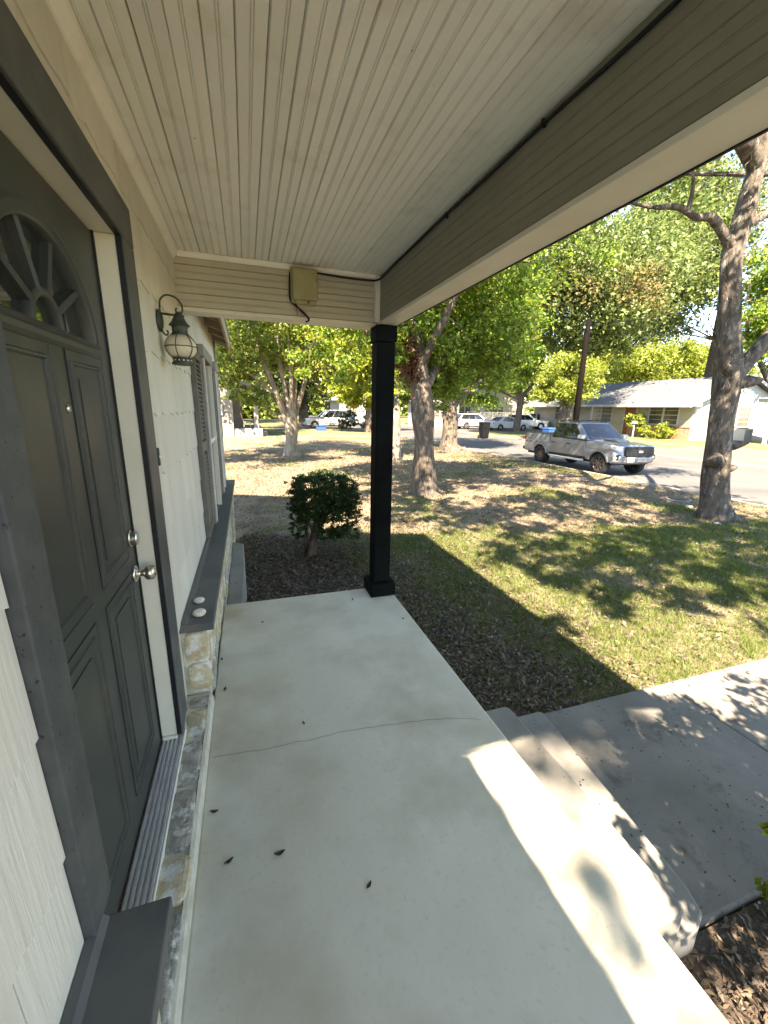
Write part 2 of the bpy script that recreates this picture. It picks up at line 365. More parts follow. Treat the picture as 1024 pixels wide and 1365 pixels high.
# ceiling of beaded boards
PR = [(.0005, .009), (.004, 0), (.0355, 0), (.0375, .0055), (.0392, .0018), (.0415, .0004), (.0438, .0018), (.0455, .0055), (.0475, 0), (.079, 0), (.0825, .009), (.0825, .014), (.0005, .014)]
def boardmesh(length, m, name, k=1.0):
    return MB().prism([(a, b if b > .012 else b*k) for a, b in PR], 1, 0, length).mesh(name, m)
ceil = box('ceiling', (-.40, 1.10, YN, YP+.12, ZC+.014, ZC+.03), M['interior'], H)
cbm = boardmesh(YP-YN+.02, M['ceil'], 'ceiling_board')
for i in range(17):
    o = put('ceiling_board', cbm, ceil); o.location = (-.385+i*.083, YN, ZC+rs.uniform(-.0018, .0012)); o.rotation_euler = (rs.uniform(-.0004, .0004), rs.uniform(-.012, .012), rs.uniform(-.0003, .0003))
# cove moulding along the wall and across the end
MB().prism([(XW, ZC), (XW, ZC-.045), (XW+.012, ZC-.043), (XW+.024, ZC-.03), (XW+.034, ZC-.016), (XW+.04, ZC)], 1, YN, YP).build('cove_moulding', M['ceil'], H)
MB().prism([(YP, ZC-.002), (YP, ZC-.03), (YP-.008, ZC-.028), (YP-.022, ZC-.012), (YP-.026, ZC-.002)], 0, XW+.03, .955).build('cove_moulding', M['ceil'], H)
# end beam (far) and front beam, clad in the same beaded boards
eb = box('end_beam', (XW+.002, .99, YP+.014, YP+.13, ZB+.02, ZC+.1), M['trimwhite'], H)
hb = boardmesh(1.352, M['panel'], 'beam_board', .7)
for i in range(4):
    o = put('beam_board', hb, eb); o.matrix_world = Matrix.Translation((XW+1.355, YP-.0, ZB+.02+i*.083)) @ Matrix(((0, -1, 0, 0), (0, 0, 1, 0), (1, 0, 0, 0), (0, 0, 0, 1)))
box('bottom_trim', (XW+.003, .955, YP-.012, YP+.14, ZB-.006, ZB+.018), M['trimwhite'], eb, bevel=.003)
fb = box('front_beam', (.998, 1.085, YN, YP+.13, ZB+.022, ZC+.012), M['trimwhite'], H)
sb = boardmesh(YP-YN, M['beamshade'], 'beam_board', .35)
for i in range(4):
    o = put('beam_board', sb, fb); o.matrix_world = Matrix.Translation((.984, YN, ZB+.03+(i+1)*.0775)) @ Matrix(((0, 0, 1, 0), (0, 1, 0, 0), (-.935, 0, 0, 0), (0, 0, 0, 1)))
box('bottom_board', (.966, 1.10, YN-.01, YP+.14, ZB, ZB+.02), M['trimwhite'], fb, bevel=.003)
box('fascia_board', (1.086, 1.098, YN-.01, YP+.14, ZB+.021, ZC+.01), M['trimwhite'], fb)
box('drip_edge', (1.099, 1.106, YN-.01, YP+.14, ZB-.004, ZB+.06), M['black'], fb)
box('corner_trim', (.948, .984, YP-.022, YP+.012, ZB+.021, ZC-.003), M['ceil'], H, bevel=.003)
# porch post
pp = MB().box(.944, 1.086, YP-.09, YP+.052, .12, 2.03).build('porch_post', M['post'], H, bevel=.006)
box('post_base', (.905, 1.125, YP-.135, YP+.095, .0005, .118), M['post'], pp, bevel=.012)
box('post_cap', (.936, 1.094, YP-.104, YP+.066, 2.032, ZB-.007), M['post'], pp, bevel=.004)
for z in (.5, 1.35): MB().lathe([(.004, 0), (.004, .002), (.001, .003)], (.98, YP-.0905, z), axis=1, n=8).build('nail_head', M['post'], pp)
# door frame
df = empty('door_frame'); df.parent = H
box('jamb', (XD-.06, XC-.022, DY1, DY1+.045, .10, DZ1), M['jamb'], df, bevel=.003)
box('jamb', (XD-.06, XC-.022, DY0-.045, DY0, .10, DZ1), M['jamb'], df, bevel=.003)
box('jamb', (XD-.06, XC-.0225, DY0-.045, DY1+.045, DZ1+.0005, DZ1+.045), M['jamb'], df, bevel=.003)
box('door_stop', (XD-.012, XD+.006, DY1-.010, DY1-.0005, .10, DZ1), M['black'], df)
box('casing', (XW-.005, XC, DY1+.004, 1.916, .10, DZ1+.003), M['darkpaint'], df, bevel=.004)
box('casing', (XW-.005, XC+.004, .752, DY0-.002, .472, DZ1+.003), M['speck'], df, bevel=.004)
box('casing', (XW-.005, XC+.001, .782, 1.916, DZ1+.0045, DZ1+.135), M['darkpaint'], df, bevel=.004)
box('casing_edge', (XC-.0215, XC-.003, DY1-.003, DY1+.0035, .10, DZ1), M['black'], df)
box('casing_edge', (XC-.0215, XC-.003, DY0-.04, DY1+.004, DZ1-.003, DZ1+.004), M['black'], df)
box('weather_foot', (XD+.008, XC-.021, DY1-.012, DY1-.001, .088, .105), M['jamb'], df, bevel=.002)
# threshold: ribbed aluminium
th = empty('threshold'); th.parent = H
MB().box(XD+.002, XC+.002, .80, DY1+.1, .02, .082).build('threshold_base', M['alum'], th, bevel=.004)
for i in range(5):
    x = XD+.006+i*.0172
    MB().prism([(x, .0815), (x+.003, .0885), (x+.0115, .0885), (x+.0145, .0815)], 1, .80, DY1).build('rib', M['alum'], th)
box('bright_edge', (XC+.0025, XC+.006, .80, DY1+.06, .03, .086), M['trimwhite'], th)
# door leaf
dr = empty('door'); dr.parent = H
AY, AZ, AW, AH = 1.315, 1.725, .30, .245
def arch(w, h, n=24): return [(AY+w*math.cos(math.pi*i/n), AZ+h*math.sin(math.pi*i/n)) for i in range(n+1)]
leaf = MB()
# slab front with an arched opening: strips left, right, below, and a fan above
o_ = arch(AW, AH); top = 2.095
leaf.box(XD-.044, XD, DY0+.003, DY1-.003, .092, AZ)
N_ = len(o_)
fv = []; ff = []
for i, (y, z) in enumerate(o_):
    t = i/(N_-1)
    if t < .25: q = (DY1-.003, AZ+(top-AZ)*t/.25)
    elif t > .75: q = (DY0+.003, AZ+(top-AZ)*(1-t)/.25)
    else: q = (DY1-.003+(DY0-DY1+.006)*(t-.25)/.5, top)
    fv += [(XD, y, z), (XD, q[0], q[1]), (XD-.044, y, z), (XD-.044, q[0], q[1])]
for i in range(N_-1):
    a = i*4
    ff += [(a, a+1, a+5, a+4), (a+2, a+6, a+7, a+3), (a, a+4, a+6, a+2), (a+1, a+3, a+7, a+5)]
leaf.add(fv, ff); leaf.build('door_slab', M['door'], dr)
def ring(pts, prof, closed=False):
    """sweep a small profile (offset outwards in plane, height in x) along 2D pts in the door plane"""
    n = len(pts); vs = []; fs = []; k = len(prof)
    for i, (y, z) in enumerate(pts):
        if closed: p0 = pts[(i-1) % n]; p1 = pts[(i+1) % n]
        else: p0 = pts[max(i-1, 0)]; p1 = pts[min(i+1, n-1)]
        if closed or 0 < i < n-1:
            d1 = Vector((y-p0[0], z-p0[1])).normalized(); d2 = Vector((p1[0]-y, p1[1]-z)).normalized()
            n1 = Vector((d1.y, -d1.x)); n2 = Vector((d2.y, -d2.x)); nn = (n1+n2).normalized(); sc = 1/max(.5, nn.dot(n1))
        else:
            d = Vector((p1[0]-p0[0], p1[1]-p0[1])).normalized(); nn = Vector((d.y, -d.x)); sc = 1
        for (o, h) in prof: vs.append((XD+h, y+nn.x*o*sc, z+nn.y*o*sc))
    for i in range(n if closed else n-1):
        for j in range(k-1):
            a = i*k+j; b2 = ((i+1) % n)*k+j
            fs.append((a, a+1, b2+1, b2))
    return MB().add(vs, fs)
trim = [(-.012, -.03), (-.012, .004), (-.004, .012), (.004, .007), (.012, .012), (.022, .010), (.030, .001)]
ap = arch(AW, AH, 40)
ring(ap, trim).build('arch_trim', M['door'], dr, smooth=True)
MB().prism([(XD-.03, AZ-.034), (XD+.003, AZ-.034), (XD+.011, AZ-.024), (XD+.012, AZ-.012), (XD+.005, AZ-.004), (XD+.012, AZ+.004), (XD+.004, AZ+.010), (XD-.03, AZ+.010)], 1, AY-AW-.03, AY+AW+.03).build('arch_sill', M['door'], dr)
MB().prism(arch(AW-.004, AH-.004, 30), 0, XD-.030, XD-.024).build('glass_pane', M['glassdark'], dr)
sr = .085
for a in (36, 72, 108, 144):
    a = math.radians(a); ca, sa = math.cos(a), math.sin(a)
    p0 = Vector((AY+sr*ca, AZ+.01+sr*.9*sa)); p1 = Vector((AY+(AW-.006)*ca, AZ+(AH-.006)*sa)); d = (p1-p0).normalized(); nn = Vector((-d.y, d.x))*.011
    vs = []
    for p in (p0, p1):
        vs += [(XD-.024, p.x-nn.x, p.y-nn.y), (XD-.006, p.x-nn.x*.9, p.y-nn.y*.9), (XD-.001, p.x, p.y), (XD-.006, p.x+nn.x*.9, p.y+nn.y*.9), (XD-.024, p.x+nn.x, p.y+nn.y)]
    MB().add(vs, [(0, 1, 6, 5), (1, 2, 7, 6), (2, 3, 8, 7), (3, 4, 9, 8), (4, 0, 5, 9), (0, 4, 3, 2, 1), (5, 6, 7, 8, 9)]).build('muntin', M['door'], dr)
hp = [(AY+sr*math.cos(math.pi*i/20), AZ+.008+sr*.95*math.sin(math.pi*i/20)) for i in range(21)]
ring(hp, [(-.012, -.024), (-.011, -.006), (0, -.001), (.011, -.006), (.012, -.024)]).build('muntin_arc', M['door'], dr, smooth=True)
def panel(y0, y1, z0, z1):
    rect = [(y0, z0), (y0, z1), (y1, z1), (y1, z0)]
    ring(rect, [(.006, .0), (.002, .006), (-.004, .006), (-.012, -.006), (-.018, -.007), (-.034, -.001), (-.036, .003)], closed=True).build('panel_moulding', M['door'], dr)
    i = .036
    MB().box(XD-.002, XD+.003, y0+i, y1-i, z0+i, z1-i).build('panel_field', M['door'], dr)
for (y0, y1) in ((1.395, 1.625), (1.005, 1.235)):
    panel(y0, y1, 1.03, 1.655); panel(y0, y1, .24, .90)
kb = MB().lathe([(.0, 0), (.032, 0), (.033, .006), (.028, .010), (.013, .013), (.0115, .030), (.016, .036), (.026, .043), (.0295, .054), (.027, .066), (.017, .073), (.0, .075)], (XD, 1.700, .912), axis=0, n=28).build('knob', M['nickel'], dr, smooth=True)
MB().lathe([(.0, 0), (.031, 0), (.032, .005), (.0265, .008), (.0255, .026), (.022, .029), (.0, .029)], (XD, 1.700, 1.055), axis=0, n=28).build('deadbolt', M['nickel'], dr, smooth=False)
MB().lathe([(.0, 0), (.0125, 0), (.0125, .003), (.008, .006), (.0, .0065)], (XD, 1.325, 1.535), axis=0, n=18).build('peephole', M['nickel'], dr, smooth=True)
box('doorbell_plate', (XC-.02, XC+.006, 1.916, 1.934, 1.30, 1.375), M['bronze'], df, bevel=.004)
MB().lathe([(0, 0), (.008, 0), (.006, .004), (0, .005)], (XC+.006, 1.925, 1.338), axis=0, n=12).build('doorbell_button', M['jamb'], df)
# stone base under the sills and the stone ledge below the door
st = MB().box(X0, -.272, 2.10, 6.50, -.6, .415); st.box(X0, -.285, -2.2, .79, -.6, .415); st.box(X0, -.275, .79, 2.09, -.6, .048)
stb = st.build('stone_base', M['mortar'], H)
rs = random.Random(21)
def stone(x0, x1, y0, y1, z0, z1, m, jit=.006):
    bm = bmesh.new(); bmesh.ops.create_cube(bm, size=1)
    bmesh.ops.subdivide_edges(bm, edges=bm.edges[:], cuts=2, use_grid_fill=True)
    for v in bm.verts:
        p = v.co
        e = sum(abs(c) > .45 for c in p)
        sc = 1.0 - (.02 if e >= 2 else 0) - (.03 if e == 3 else 0)
        v.co = Vector(((x0+x1)/2+p.x*sc*(x1-x0), (y0+y1)/2+p.y*sc*(y1-y0), (z0+z1)/2+p.z*sc*(z1-z0))) + Vector((rs.uniform(-jit, jit), rs.uniform(-jit, jit), rs.uniform(-jit, jit)))
    me = bpy.data.meshes.new('stone'); bm.to_mesh(me); bm.free(); me.materials.append(m)
    o = put('stone', me, stb); o.modifiers.new('sub', 'SUBSURF').render_levels = 1; o.modifiers[0].levels = 1
    return o
y = .42; lw = [.30, .34, .17, .27, .26, .21, .12]
i = 0
while y < 2.06 and i < 12:
    w = lw[i % 7]; w = min(w, 2.075-y)
    if w > .04: stone(-.375, -.262+rs.uniform(-.008, .004), y+.006, y+w-.006, -.03, .066+rs.uniform(-.008, .010), M['limegrey'] if i % 3 != 2 else M['lime'])
    y += w; i += 1
MB().prism([(-.275, -.02), (-.254, -.0), (-.256, .03), (-.262, .05), (-.275, .056)], 1, -.8, 2.07).build('painted_edge', M['mortar'], stb)
for z0, z1, m in ((.075, .232, M['lime']), (.236, .418, M['lime'])): stone(-.372, -.258, 2.075, 2.16, z0, z1, m, .004)
for row, (z0, z1) in enumerate(((-.44, -.24), (-.235, -.04), (-.035, .115), (.12, .262), (.267, .415))):
    y = 2.165 + (row % 2)*.0
    if row % 2: 
        stone(-.31, -.262, 2.165, 2.31, z0, z1, M['lime']); y = 2.32
    while y < 6.45:
        w = rs.uniform(.22, .42); w = min(w, 6.48-y)
        if w > .05: stone(-.31, -.262+rs.uniform(-.006, .006), y, y+w-.01, z0, z1-.004, M['lime'] if rs.random() < .6 else M['limegrey'])
        y += w
    stone(-.31, -.285, .0, .38, z0, z1-.004, M['lime']); stone(-.31, -.285, .39, .78, z0, z1-.004, M['lime'])
# sills
for (ya, yb) in ((2.075, 6.53), (-2.2, .798)):
    s_ = MB().box(XW-.004, -.226, ya, yb, .424, .468).build('window_sill', M['sill'], H, bevel=.004)
    MB().prism([(XW+.012, .4685), (XW+.012, .486), (XW+.030, .482), (XW+.042, .4685)], 1, ya+.005, yb-.005).build('sill_strip', M['sill'], s_)
# window with shutters
def shutter(y0, y1, z0, z1):
    s_ = empty('shutter'); s_.parent = H
    xa, xb = XW+.008, XW+.046
    for a, b2 in ((y0, y0+.045), (y1-.045, y1)): box('stile', (xa, xb, a, b2, z0, z1), M['shut'], s_, bevel=.003)
    for a, b2 in ((z0, z0+.09), ((z0+z1)/2-.04, (z0+z1)/2+.04), (z1-.07, z1)): box('rail', (xa, xb-.001, y0+.0455, y1-.0455, a, b2), M['shut'], s_)
    box('backing', (xa-.001, xa+.004, y0+.04, y1-.04, z0+.02, z1-.02), M['black'], s_)
    sl = MB().add([(xa+.004, y0+.044, .022), (xb-.004, y0+.044, -.012), (xb-.001, y0+.044, -.008), (xa+.007, y0+.044, .026), (xa+.004, y1-.044, .022), (xb-.004, y1-.044, -.012), (xb-.001, y1-.044, -.008), (xa+.007, y1-.044, .026)],
                  [(0, 1, 2, 3), (7, 6, 5, 4), (0, 4, 5, 1), (1, 5, 6, 2), (2, 6, 7, 3), (3, 7, 4, 0)]).mesh('slat', M['shut'])
    for (a, b2) in ((z0+.10, (z0+z1)/2-.055), ((z0+z1)/2+.055, z1-.09)):
        z = a+.015
        while z < b2:
            o = put('slat', sl, s_); o.location = (0, 0, z); z += .034
    return s_
shutter(3.52, 3.93, .475, 1.97); shutter(4.98, 5.39, .475, 1.97); shutter(6.02, 6.42, .475, 1.97)
def window(y0, y1, z0, z1):
    w_ = empty('window'); w_.parent = H; xa, xb = XW+.0045, XW+.062
    for a, b2 in ((y0, y0+.09), (y1-.09, y1)): box('casing', (xa, xb, a, b2, z0, z1), M['shutgrey'], w_, bevel=.003)
    box('casing', (xa, xb+.012, y0-.015, y1+.015, z1+.0005, z1+.10), M['shutgrey'], w_, bevel=.004)
    box('screen_frame', (xa, xb+.006, y0+.091, y0+.125, z0, z1-.001), M['trimwhite'], w_); box('screen_frame', (xa, xb+.006, y1-.125, y1-.091, z0, z1-.001), M['trimwhite'], w_)
    box('meeting_rail', (xa, xb-.01, y0+.126, y1-.126, (z0+z1)/2-.02, (z0+z1)/2+.02), M['trimwhite'], w_)
    box('pane', (xa, xa+.02, y0+.126, y1-.126, z0, (z0+z1)/2-.021), M['glassdark'], w_); box('pane', (xa, xa+.03, y0+.126, y1-.126, (z0+z1)/2+.021, z1), M['glassdark'], w_)
window(3.97, 4.93, .475, 1.95); window(5.43, 5.99, .475, 1.95)
box('corner_board', (XW-.004, XW+.03, 6.425, 6.53, .472, 2.46), M['shutgrey'], H, bevel=.003)
# roof: main eave with rafter tails, porch roof
rf = MB()
EX, EZ = -.165, 2.35      # main eave edge
def slope(x0, z0, x1, z1, y0, y1, t): rf.add([(x0, y0, z0), (x1, y0, z1), (x1, y0, z1+t), (x0, y0, z0+t), (x0, y1, z0), (x1, y1, z1), (x1, y1, z1+t), (x0, y1, z0+t)], [(0, 1, 2, 3), (4, 7, 6, 5), (0, 4, 5, 1), (1, 5, 6, 2), (2, 6, 7, 3), (3, 7, 4, 0)])
sl_ = .42
slope(-4.6, EZ+.11+sl_*(4.6+EX), EX, EZ+.11, -5.0, YN-.02, .04); slope(-4.6, EZ+.11+sl_*(4.6+EX), EX, EZ+.11, YP+.28, 6.80, .04)
slope(-4.6, EZ+.13+sl_*(4.6+EX), .2, 2.86, YN-.02, YP+.28, .04)
slope(.2, 2.86, 1.45, 2.40, YN, YP+.30, .035)
roof = rf.build('roof', M['roofb'], H)
y = 3.62
while y < 6.8:
    MB().prism([(-.8, 2.53+.02), (EX-.03, EZ+.012), (EX-.03, EZ+.107), (-.8, EZ+.107+.42*.68)], 1, y, y+.045).build('rafter', M['rafter'], roof); y += .55
box('fascia_board', (EX-.029, EX-.004, YP+.32, 6.80, EZ-.03, EZ+.112), M['rafter'], roof, bevel=.003)
box('fascia_board', (EX-.029, EX-.004, -5, YN-.03, EZ-.03, EZ+.112), M['rafter'], roof, bevel=.003)
MB().prism([(-4.6, 4.26), (EX-.03, 2.47), (EX-.03, 2.36), (-4.6, 4.12)], 1, 6.77, 6.80).build('barge_board', M['rafter'], roof)
box('gutter_trim', (1.40, 1.452, YN, YP+.30, 2.365, 2.40), M['trimwhite'], roof)

# ------------------------------------------------------------------ things fixed to or lying on the house
LY = 2.38
ln = empty('wall_lantern', (XW, LY, 1.7)); tag(ln, 'onion-shaped bronze wall lantern with frosted glass beside the front door', 'lantern')
ln.location = (0, 0, 0); LX = -.288
MB().lathe([(0, 0), (.045, .002), (.052, .006), (.045, .016), (.03, .022), (0, .024)], (XW+.006, LY, 1.945), axis=0, n=20).build('back_plate', M['bronze'], ln, smooth=True).scale = (1, 1, 1)
arm = [(XW+.02, LY, 1.965), (XW+.022, LY, 2.02), (XW+.03, LY, 2.045), (XW+.055, LY, 2.062), (XW+.09, LY, 2.055), (XW+.115, LY, 2.03), (XW+.12, LY, 2.0), (XW+.11, LY, 1.982), (XW+.096, LY, 1.984), (XW+.09, LY, 1.998), (XW+.096, LY, 2.008)]
MB().tube(arm, .0042, 8, fine=4).build('scroll_arm', M['bronze'], ln, smooth=True)
MB().tube([(XW+.02, LY, 1.978), (XW+.125, LY, 1.972)], .0055, 8).build('cross_arm', M['bronze'], ln, smooth=True)
MB().tube([(XW+.02, LY, 1.905), (XW+.03, LY, 1.885), (XW+.042, LY, 1.882), (XW+.047, LY, 1.895), (XW+.041, LY, 1.903)], .004, 8, fine=4).build('tail_scroll', M['bronze'], ln, smooth=True)
MB().lathe([(0, .245), (.012, .243), (.018, .232), (.034, .200), (.046, .186), (.048, .182), (.036, .180), (.035, .150), (.039, .146), (.039, .138), (0, .138)], (LX, LY, 1.745), n=24).build('cap', M['bronze'], ln, smooth=False)
MB().lathe([(.036, .139), (.055, .122), (.068, .100), (.071, .083), (.067, .064), (.055, .046), (.042, .034)], (LX, LY, 1.745), n=32).build('globe', M['frost'], ln, smooth=True)
for k in range(6):
    a = math.pi*k/3+.3
    MB().tube([(LX+r*math.cos(a), LY+r*math.sin(a), 1.745+h) for r, h in ((.040, .142), (.058, .124), (.0715, .10), (.0745, .083), (.071, .064), (.058, .045), (.044, .032))], .0022, 6).build('cage_wire', M['bronze'], ln, smooth=True)
MB().tube([(LX+.0745*math.cos(2*math.pi*k/28), LY+.0745*math.sin(2*math.pi*k/28), 1.829) for k in range(29)], .0024, 6).build('cage_ring', M['bronze'], ln, smooth=True)
MB().lathe([(0, .033), (.047, .033), (.047, .029), (.045, .027), (.045, .012), (.050, .010), (.050, 0), (0, 0)], (LX, LY, 1.745), n=28).build('base_ring', M['bronze'], ln)
for k in range(14):
    a = 2*math.pi*k/14
    MB().tube([(LX+.044*math.cos(a), LY+.044*math.sin(a), 1.765), (LX+.0462*math.cos(a), LY+.0462*math.sin(a), 1.765)], .0035, 6).build('vent_hole', M['frost'], ln)
# cable box
bx = empty('cable_box', (.43, YP, 2.25)); tag(bx, 'tan plastic cable box mounted on the end beam', 'utility box'); bx.location = (0, 0, 0)
box('back_case', (.338, .508, YP-.045, YP-.001, 2.245, 2.468), M['boxtan'], bx, bevel=.008)
box('cover', (.345, .515, YP-.085, YP-.046, 2.262, 2.460), M['boxtan'], bx, bevel=.012)
box('latch_flange', (.365, .505, YP-.075, YP-.05, 2.236, 2.2615), M['boxtan'], bx, bevel=.004)
MB().lathe([(0, 0), (.008, 0), (.008, .006), (0, .007)], (.45, YP-.084, 2.25), axis=1, n=10).build('screw', M['bronze'], bx)
box('hinge_tab', (.516, .524, YP-.07, YP-.05, 2.35, 2.39), M['boxtan'], bx)
cbl = empty('black_cable', (.5, YP, 2.4)); tag(cbl, 'black cable running from the tan box along the porch beam', 'cable'); cbl.location = (0, 0, 0)
run = [(.505, YP-.03, 2.452), (.6, YP-.012, 2.452), (.75, YP-.013, 2.447), (.9, YP-.014, 2.449), (.955, YP-.03, 2.452), (.972, YP-.10, 2.458)]
rs = random.Random(5); y = YP-.4
while y > YN: run.append((.974+rs.uniform(-.002, .002), y, 2.462+rs.uniform(-.012, .007))); y -= .35
MB().tube(run, .0065, 8, fine=3).build('cable_run', M['cable'], cbl, smooth=True)
for y in (2.06, 1.36, .31): box('cable_clip', (.968, .9835, y, y+.008, 2.452, 2.474), M['cable'], cbl)
MB().tube([(.337, YP-.02, 2.44), (.330, YP-.03, 2.35), (.333, YP-.03, 2.27), (.36, YP-.04, 2.232), (.40, YP-.05, 2.205), (.435, YP-.05, 2.175), (.455, YP-.05, 2.15), (.447, YP-.055, 2.135), (.43, YP-.06, 2.125)], .0055, 7, fine=4).build('cable_loop', M['cable'], cbl, smooth=True)
MB().tube([(.365, YP-.045, 2.238), (.40, YP-.06, 2.19), (.44, YP-.06, 2.16), (.452, YP-.06, 2.14)], .004, 6).build('cable_loop', M['cable'], cbl, smooth=True)
MB().tube([(.37, YP-.05, 2.238), (.372, YP-.05, 2.2), (.378, YP-.05, 2.165)], .002, 6).build('loose_wire', M['cable'], cbl, smooth=True)
# two pale stones on the sill
def pebble(x, y, z, sx, sy, sz, rz, label):
    bm = bmesh.new(); bmesh.ops.create_icosphere(bm, subdivisions=3, radius=1)
    for v in bm.verts:
        p = v.co; k = 1+.08*math.sin(p.x*3+rz*5)+.05*math.sin(p.y*4.2)+.10*p.x*p.y
        v.co = Vector((p.x*sx*k, p.y*sy*k, (p.z if p.z > -.35 else -.35+(p.z+.35)*.15)*sz))
    mn = min(v.co.z for v in bm.verts); bmesh.ops.translate(bm, vec=(0, 0, -mn), verts=bm.verts)
    me = bpy.data.meshes.new('sea_shell'); bm.to_mesh(me); bm.free(); me.materials.append(M['shell']); me.polygons.foreach_set('use_smooth', [True]*len(me.polygons))
    o = put('sea_shell', me); o.location = (x, y, z); o.rotation_euler = (0, 0, rz); tag(o, label, 'shell', 'pale shells on the sill'); return o
pebble(-.300, 2.175, .4685, .036, .030, .022, .25, 'larger pale shell near the end of the dark window sill')
pebble(-.318, 2.335, .4685, .030, .026, .018, .1, 'smaller pale shell lying farther along the dark sill')
# ================================================================== VEGETATION
M['leaf1'] = leafmat('oak_leaves', (.060, .120, .016), (.31, .42, .075), .42, dead=(.22, .13, .03), deadp=.02)
M['leaf2'] = leafmat('ash_leaves', (.055, .090, .016), (.25, .32, .07), .38, dead=(.22, .13, .05), deadp=.03)
M['leaf3'] = leafmat('elm_leaves', (.075, .120, .020), (.32, .39, .09), .42, dead=(.30, .22, .10), deadp=.04)
M['leafoak'] = leafmat('live_oak_leaves', (.040, .070, .018), (.25, .31, .10), .34, patch=(.25, .195, .085), pscale=.17, pth=(.63, .72))
M['leafyel'] = leafmat('yellow_green_leaves', (.13, .17, .03), (.37, .42, .09), .45)
M['leafdark'] = leafmat('evergreen_leaves', (.02, .035, .012), (.065, .085, .028), .25)
M['leafbush'] = leafmat('boxwood_leaves', (.012, .030, .007), (.040, .080, .015), .22)
M['leafbr'] = leafmat('bright_leaves', (.16, .21, .03), (.40, .44, .08), .5)
M['hangdead'] = leafmat('dead_leaves', (.07, .03, .015), (.18, .085, .04), .3)

def leaves(P, size, rng, flat=.35, asp=.55):
    """one folded quad per leaf at each point"""
    n = len(P); nrm = rng.normal(size=(n, 3)); nrm[:, 2] += flat*2.2; nrm /= np.linalg.norm(nrm, axis=1)[:, None]
    t = rng.normal(size=(n, 3)); t -= (t*nrm).sum(1)[:, None]*nrm; t /= np.linalg.norm(t, axis=1)[:, None]
    s = np.cross(nrm, t); L = size*rng.uniform(.45, 1.5, n)[:, None]; w = L*asp*.5
    V = np.empty((n, 4, 3)); fold = nrm*L*.12
    V[:, 0] = P - t*L*.5; V[:, 1] = P + s*w + fold + t*L*.05; V[:, 2] = P + t*L*.5; V[:, 3] = P - s*w + fold + t*L*.05
    F = np.arange(n*4).reshape(n, 4)
    return V.reshape(-1, 3), F
def crown_points(c, n, rng, clump=.16, shell=.55, nc=None, droop=0.0, div=120, boxy=0.0):
    cx, cy, cz, rx, ry, rz = c
    nc = nc or max(8, int(n/div))
    d = rng.normal(size=(nc, 3)); d /= np.linalg.norm(d, axis=1)[:, None]
    rr = rng.uniform(shell**3, 1, nc)**(1/3)
    if boxy: rr = rr/np.maximum(np.abs(d).max(1)**boxy, .5)*(.80)
    rr *= 1 + .16*np.sin(d[:, 0]*5+cx)*np.cos(d[:, 1]*4+cy) + rng.normal(size=nc)*.06
    cc = d*rr[:, None]*np.array([rx, ry, rz]) + np.array([cx, cy, cz])
    k = rng.integers(0, nc, n); sz = clump*(rx*ry*rz)**(1/3)*rng.uniform(.5, 1.4, nc)
    off = rng.normal(size=(n, 3))*np.array([1, 1, .62])
    P = cc[k] + off*sz[k][:, None]
    if droop: P[:, 2] -= droop*np.abs(rng.normal(size=n))
    return P, cc
def rough_tube(mb, pts, n=14, seed=0, amp=.10, flare=0.0):
    """bark tube with lumpy radius; pts (x,y,z,r), resampled smoothly"""
    rr = random.Random(seed); pts = [Vector(p) for p in pts]; out = []
    for i in range(len(pts)-1):
        p0 = pts[max(i-1, 0)]; p1 = pts[i]; p2 = pts[i+1]; p3 = pts[min(i+2, len(pts)-1)]
        m = max(2, int((p2-p1).to_3d().length/.14)) if (p1.w > .1) else 4
        m = min(m, 14)
        for k in range(m):
            t = k/m; out.append(.5*((2*p1)+(p2-p0)*t+(2*p0-5*p1+4*p2-p3)*t*t+(3*p1-p0-3*p2+p3)*t**3))
    out.append(pts[-1]); vs = []; fs = []; up = None
    ph = [rr.uniform(0, 6.3) for _ in range(6)]
    for i, p in enumerate(out):
        a = out[max(i-1, 0)].to_3d(); b = out[min(i+1, len(out)-1)].to_3d(); t = (b-a).normalized()
        up = (up if up else t.orthogonal()); up = (up-t*up.dot(t)).normalized(); w = t.cross(up)
        for k in range(n):
            an = 2*math.pi*k/n; q = i*.33
            r = p.w*(1+amp*(.55*math.sin(3*an+ph[0]+q*.8)+.45*math.sin(5*an+ph[1]-q*1.3)+.5*math.sin(2*an+q*2.1+ph[2])+.3*math.sin(an*8+ph[3]+q*.2)))
            if flare and i < 4: r *= 1+flare*(1-i/4)**2*(.6+.6*math.sin(an*5+ph[4]))
            vs.append(p.to_3d()+(up*math.cos(an)+w*math.sin(an))*r)
    for i in range(len(out)-1):
        for k in range(n): fs.append((i*n+k, i*n+(k+1) % n, (i+1)*n+(k+1) % n, (i+1)*n+k))
    fs.append(tuple(range((len(out)-1)*n, len(out)*n)))
    mb.add(vs, fs)
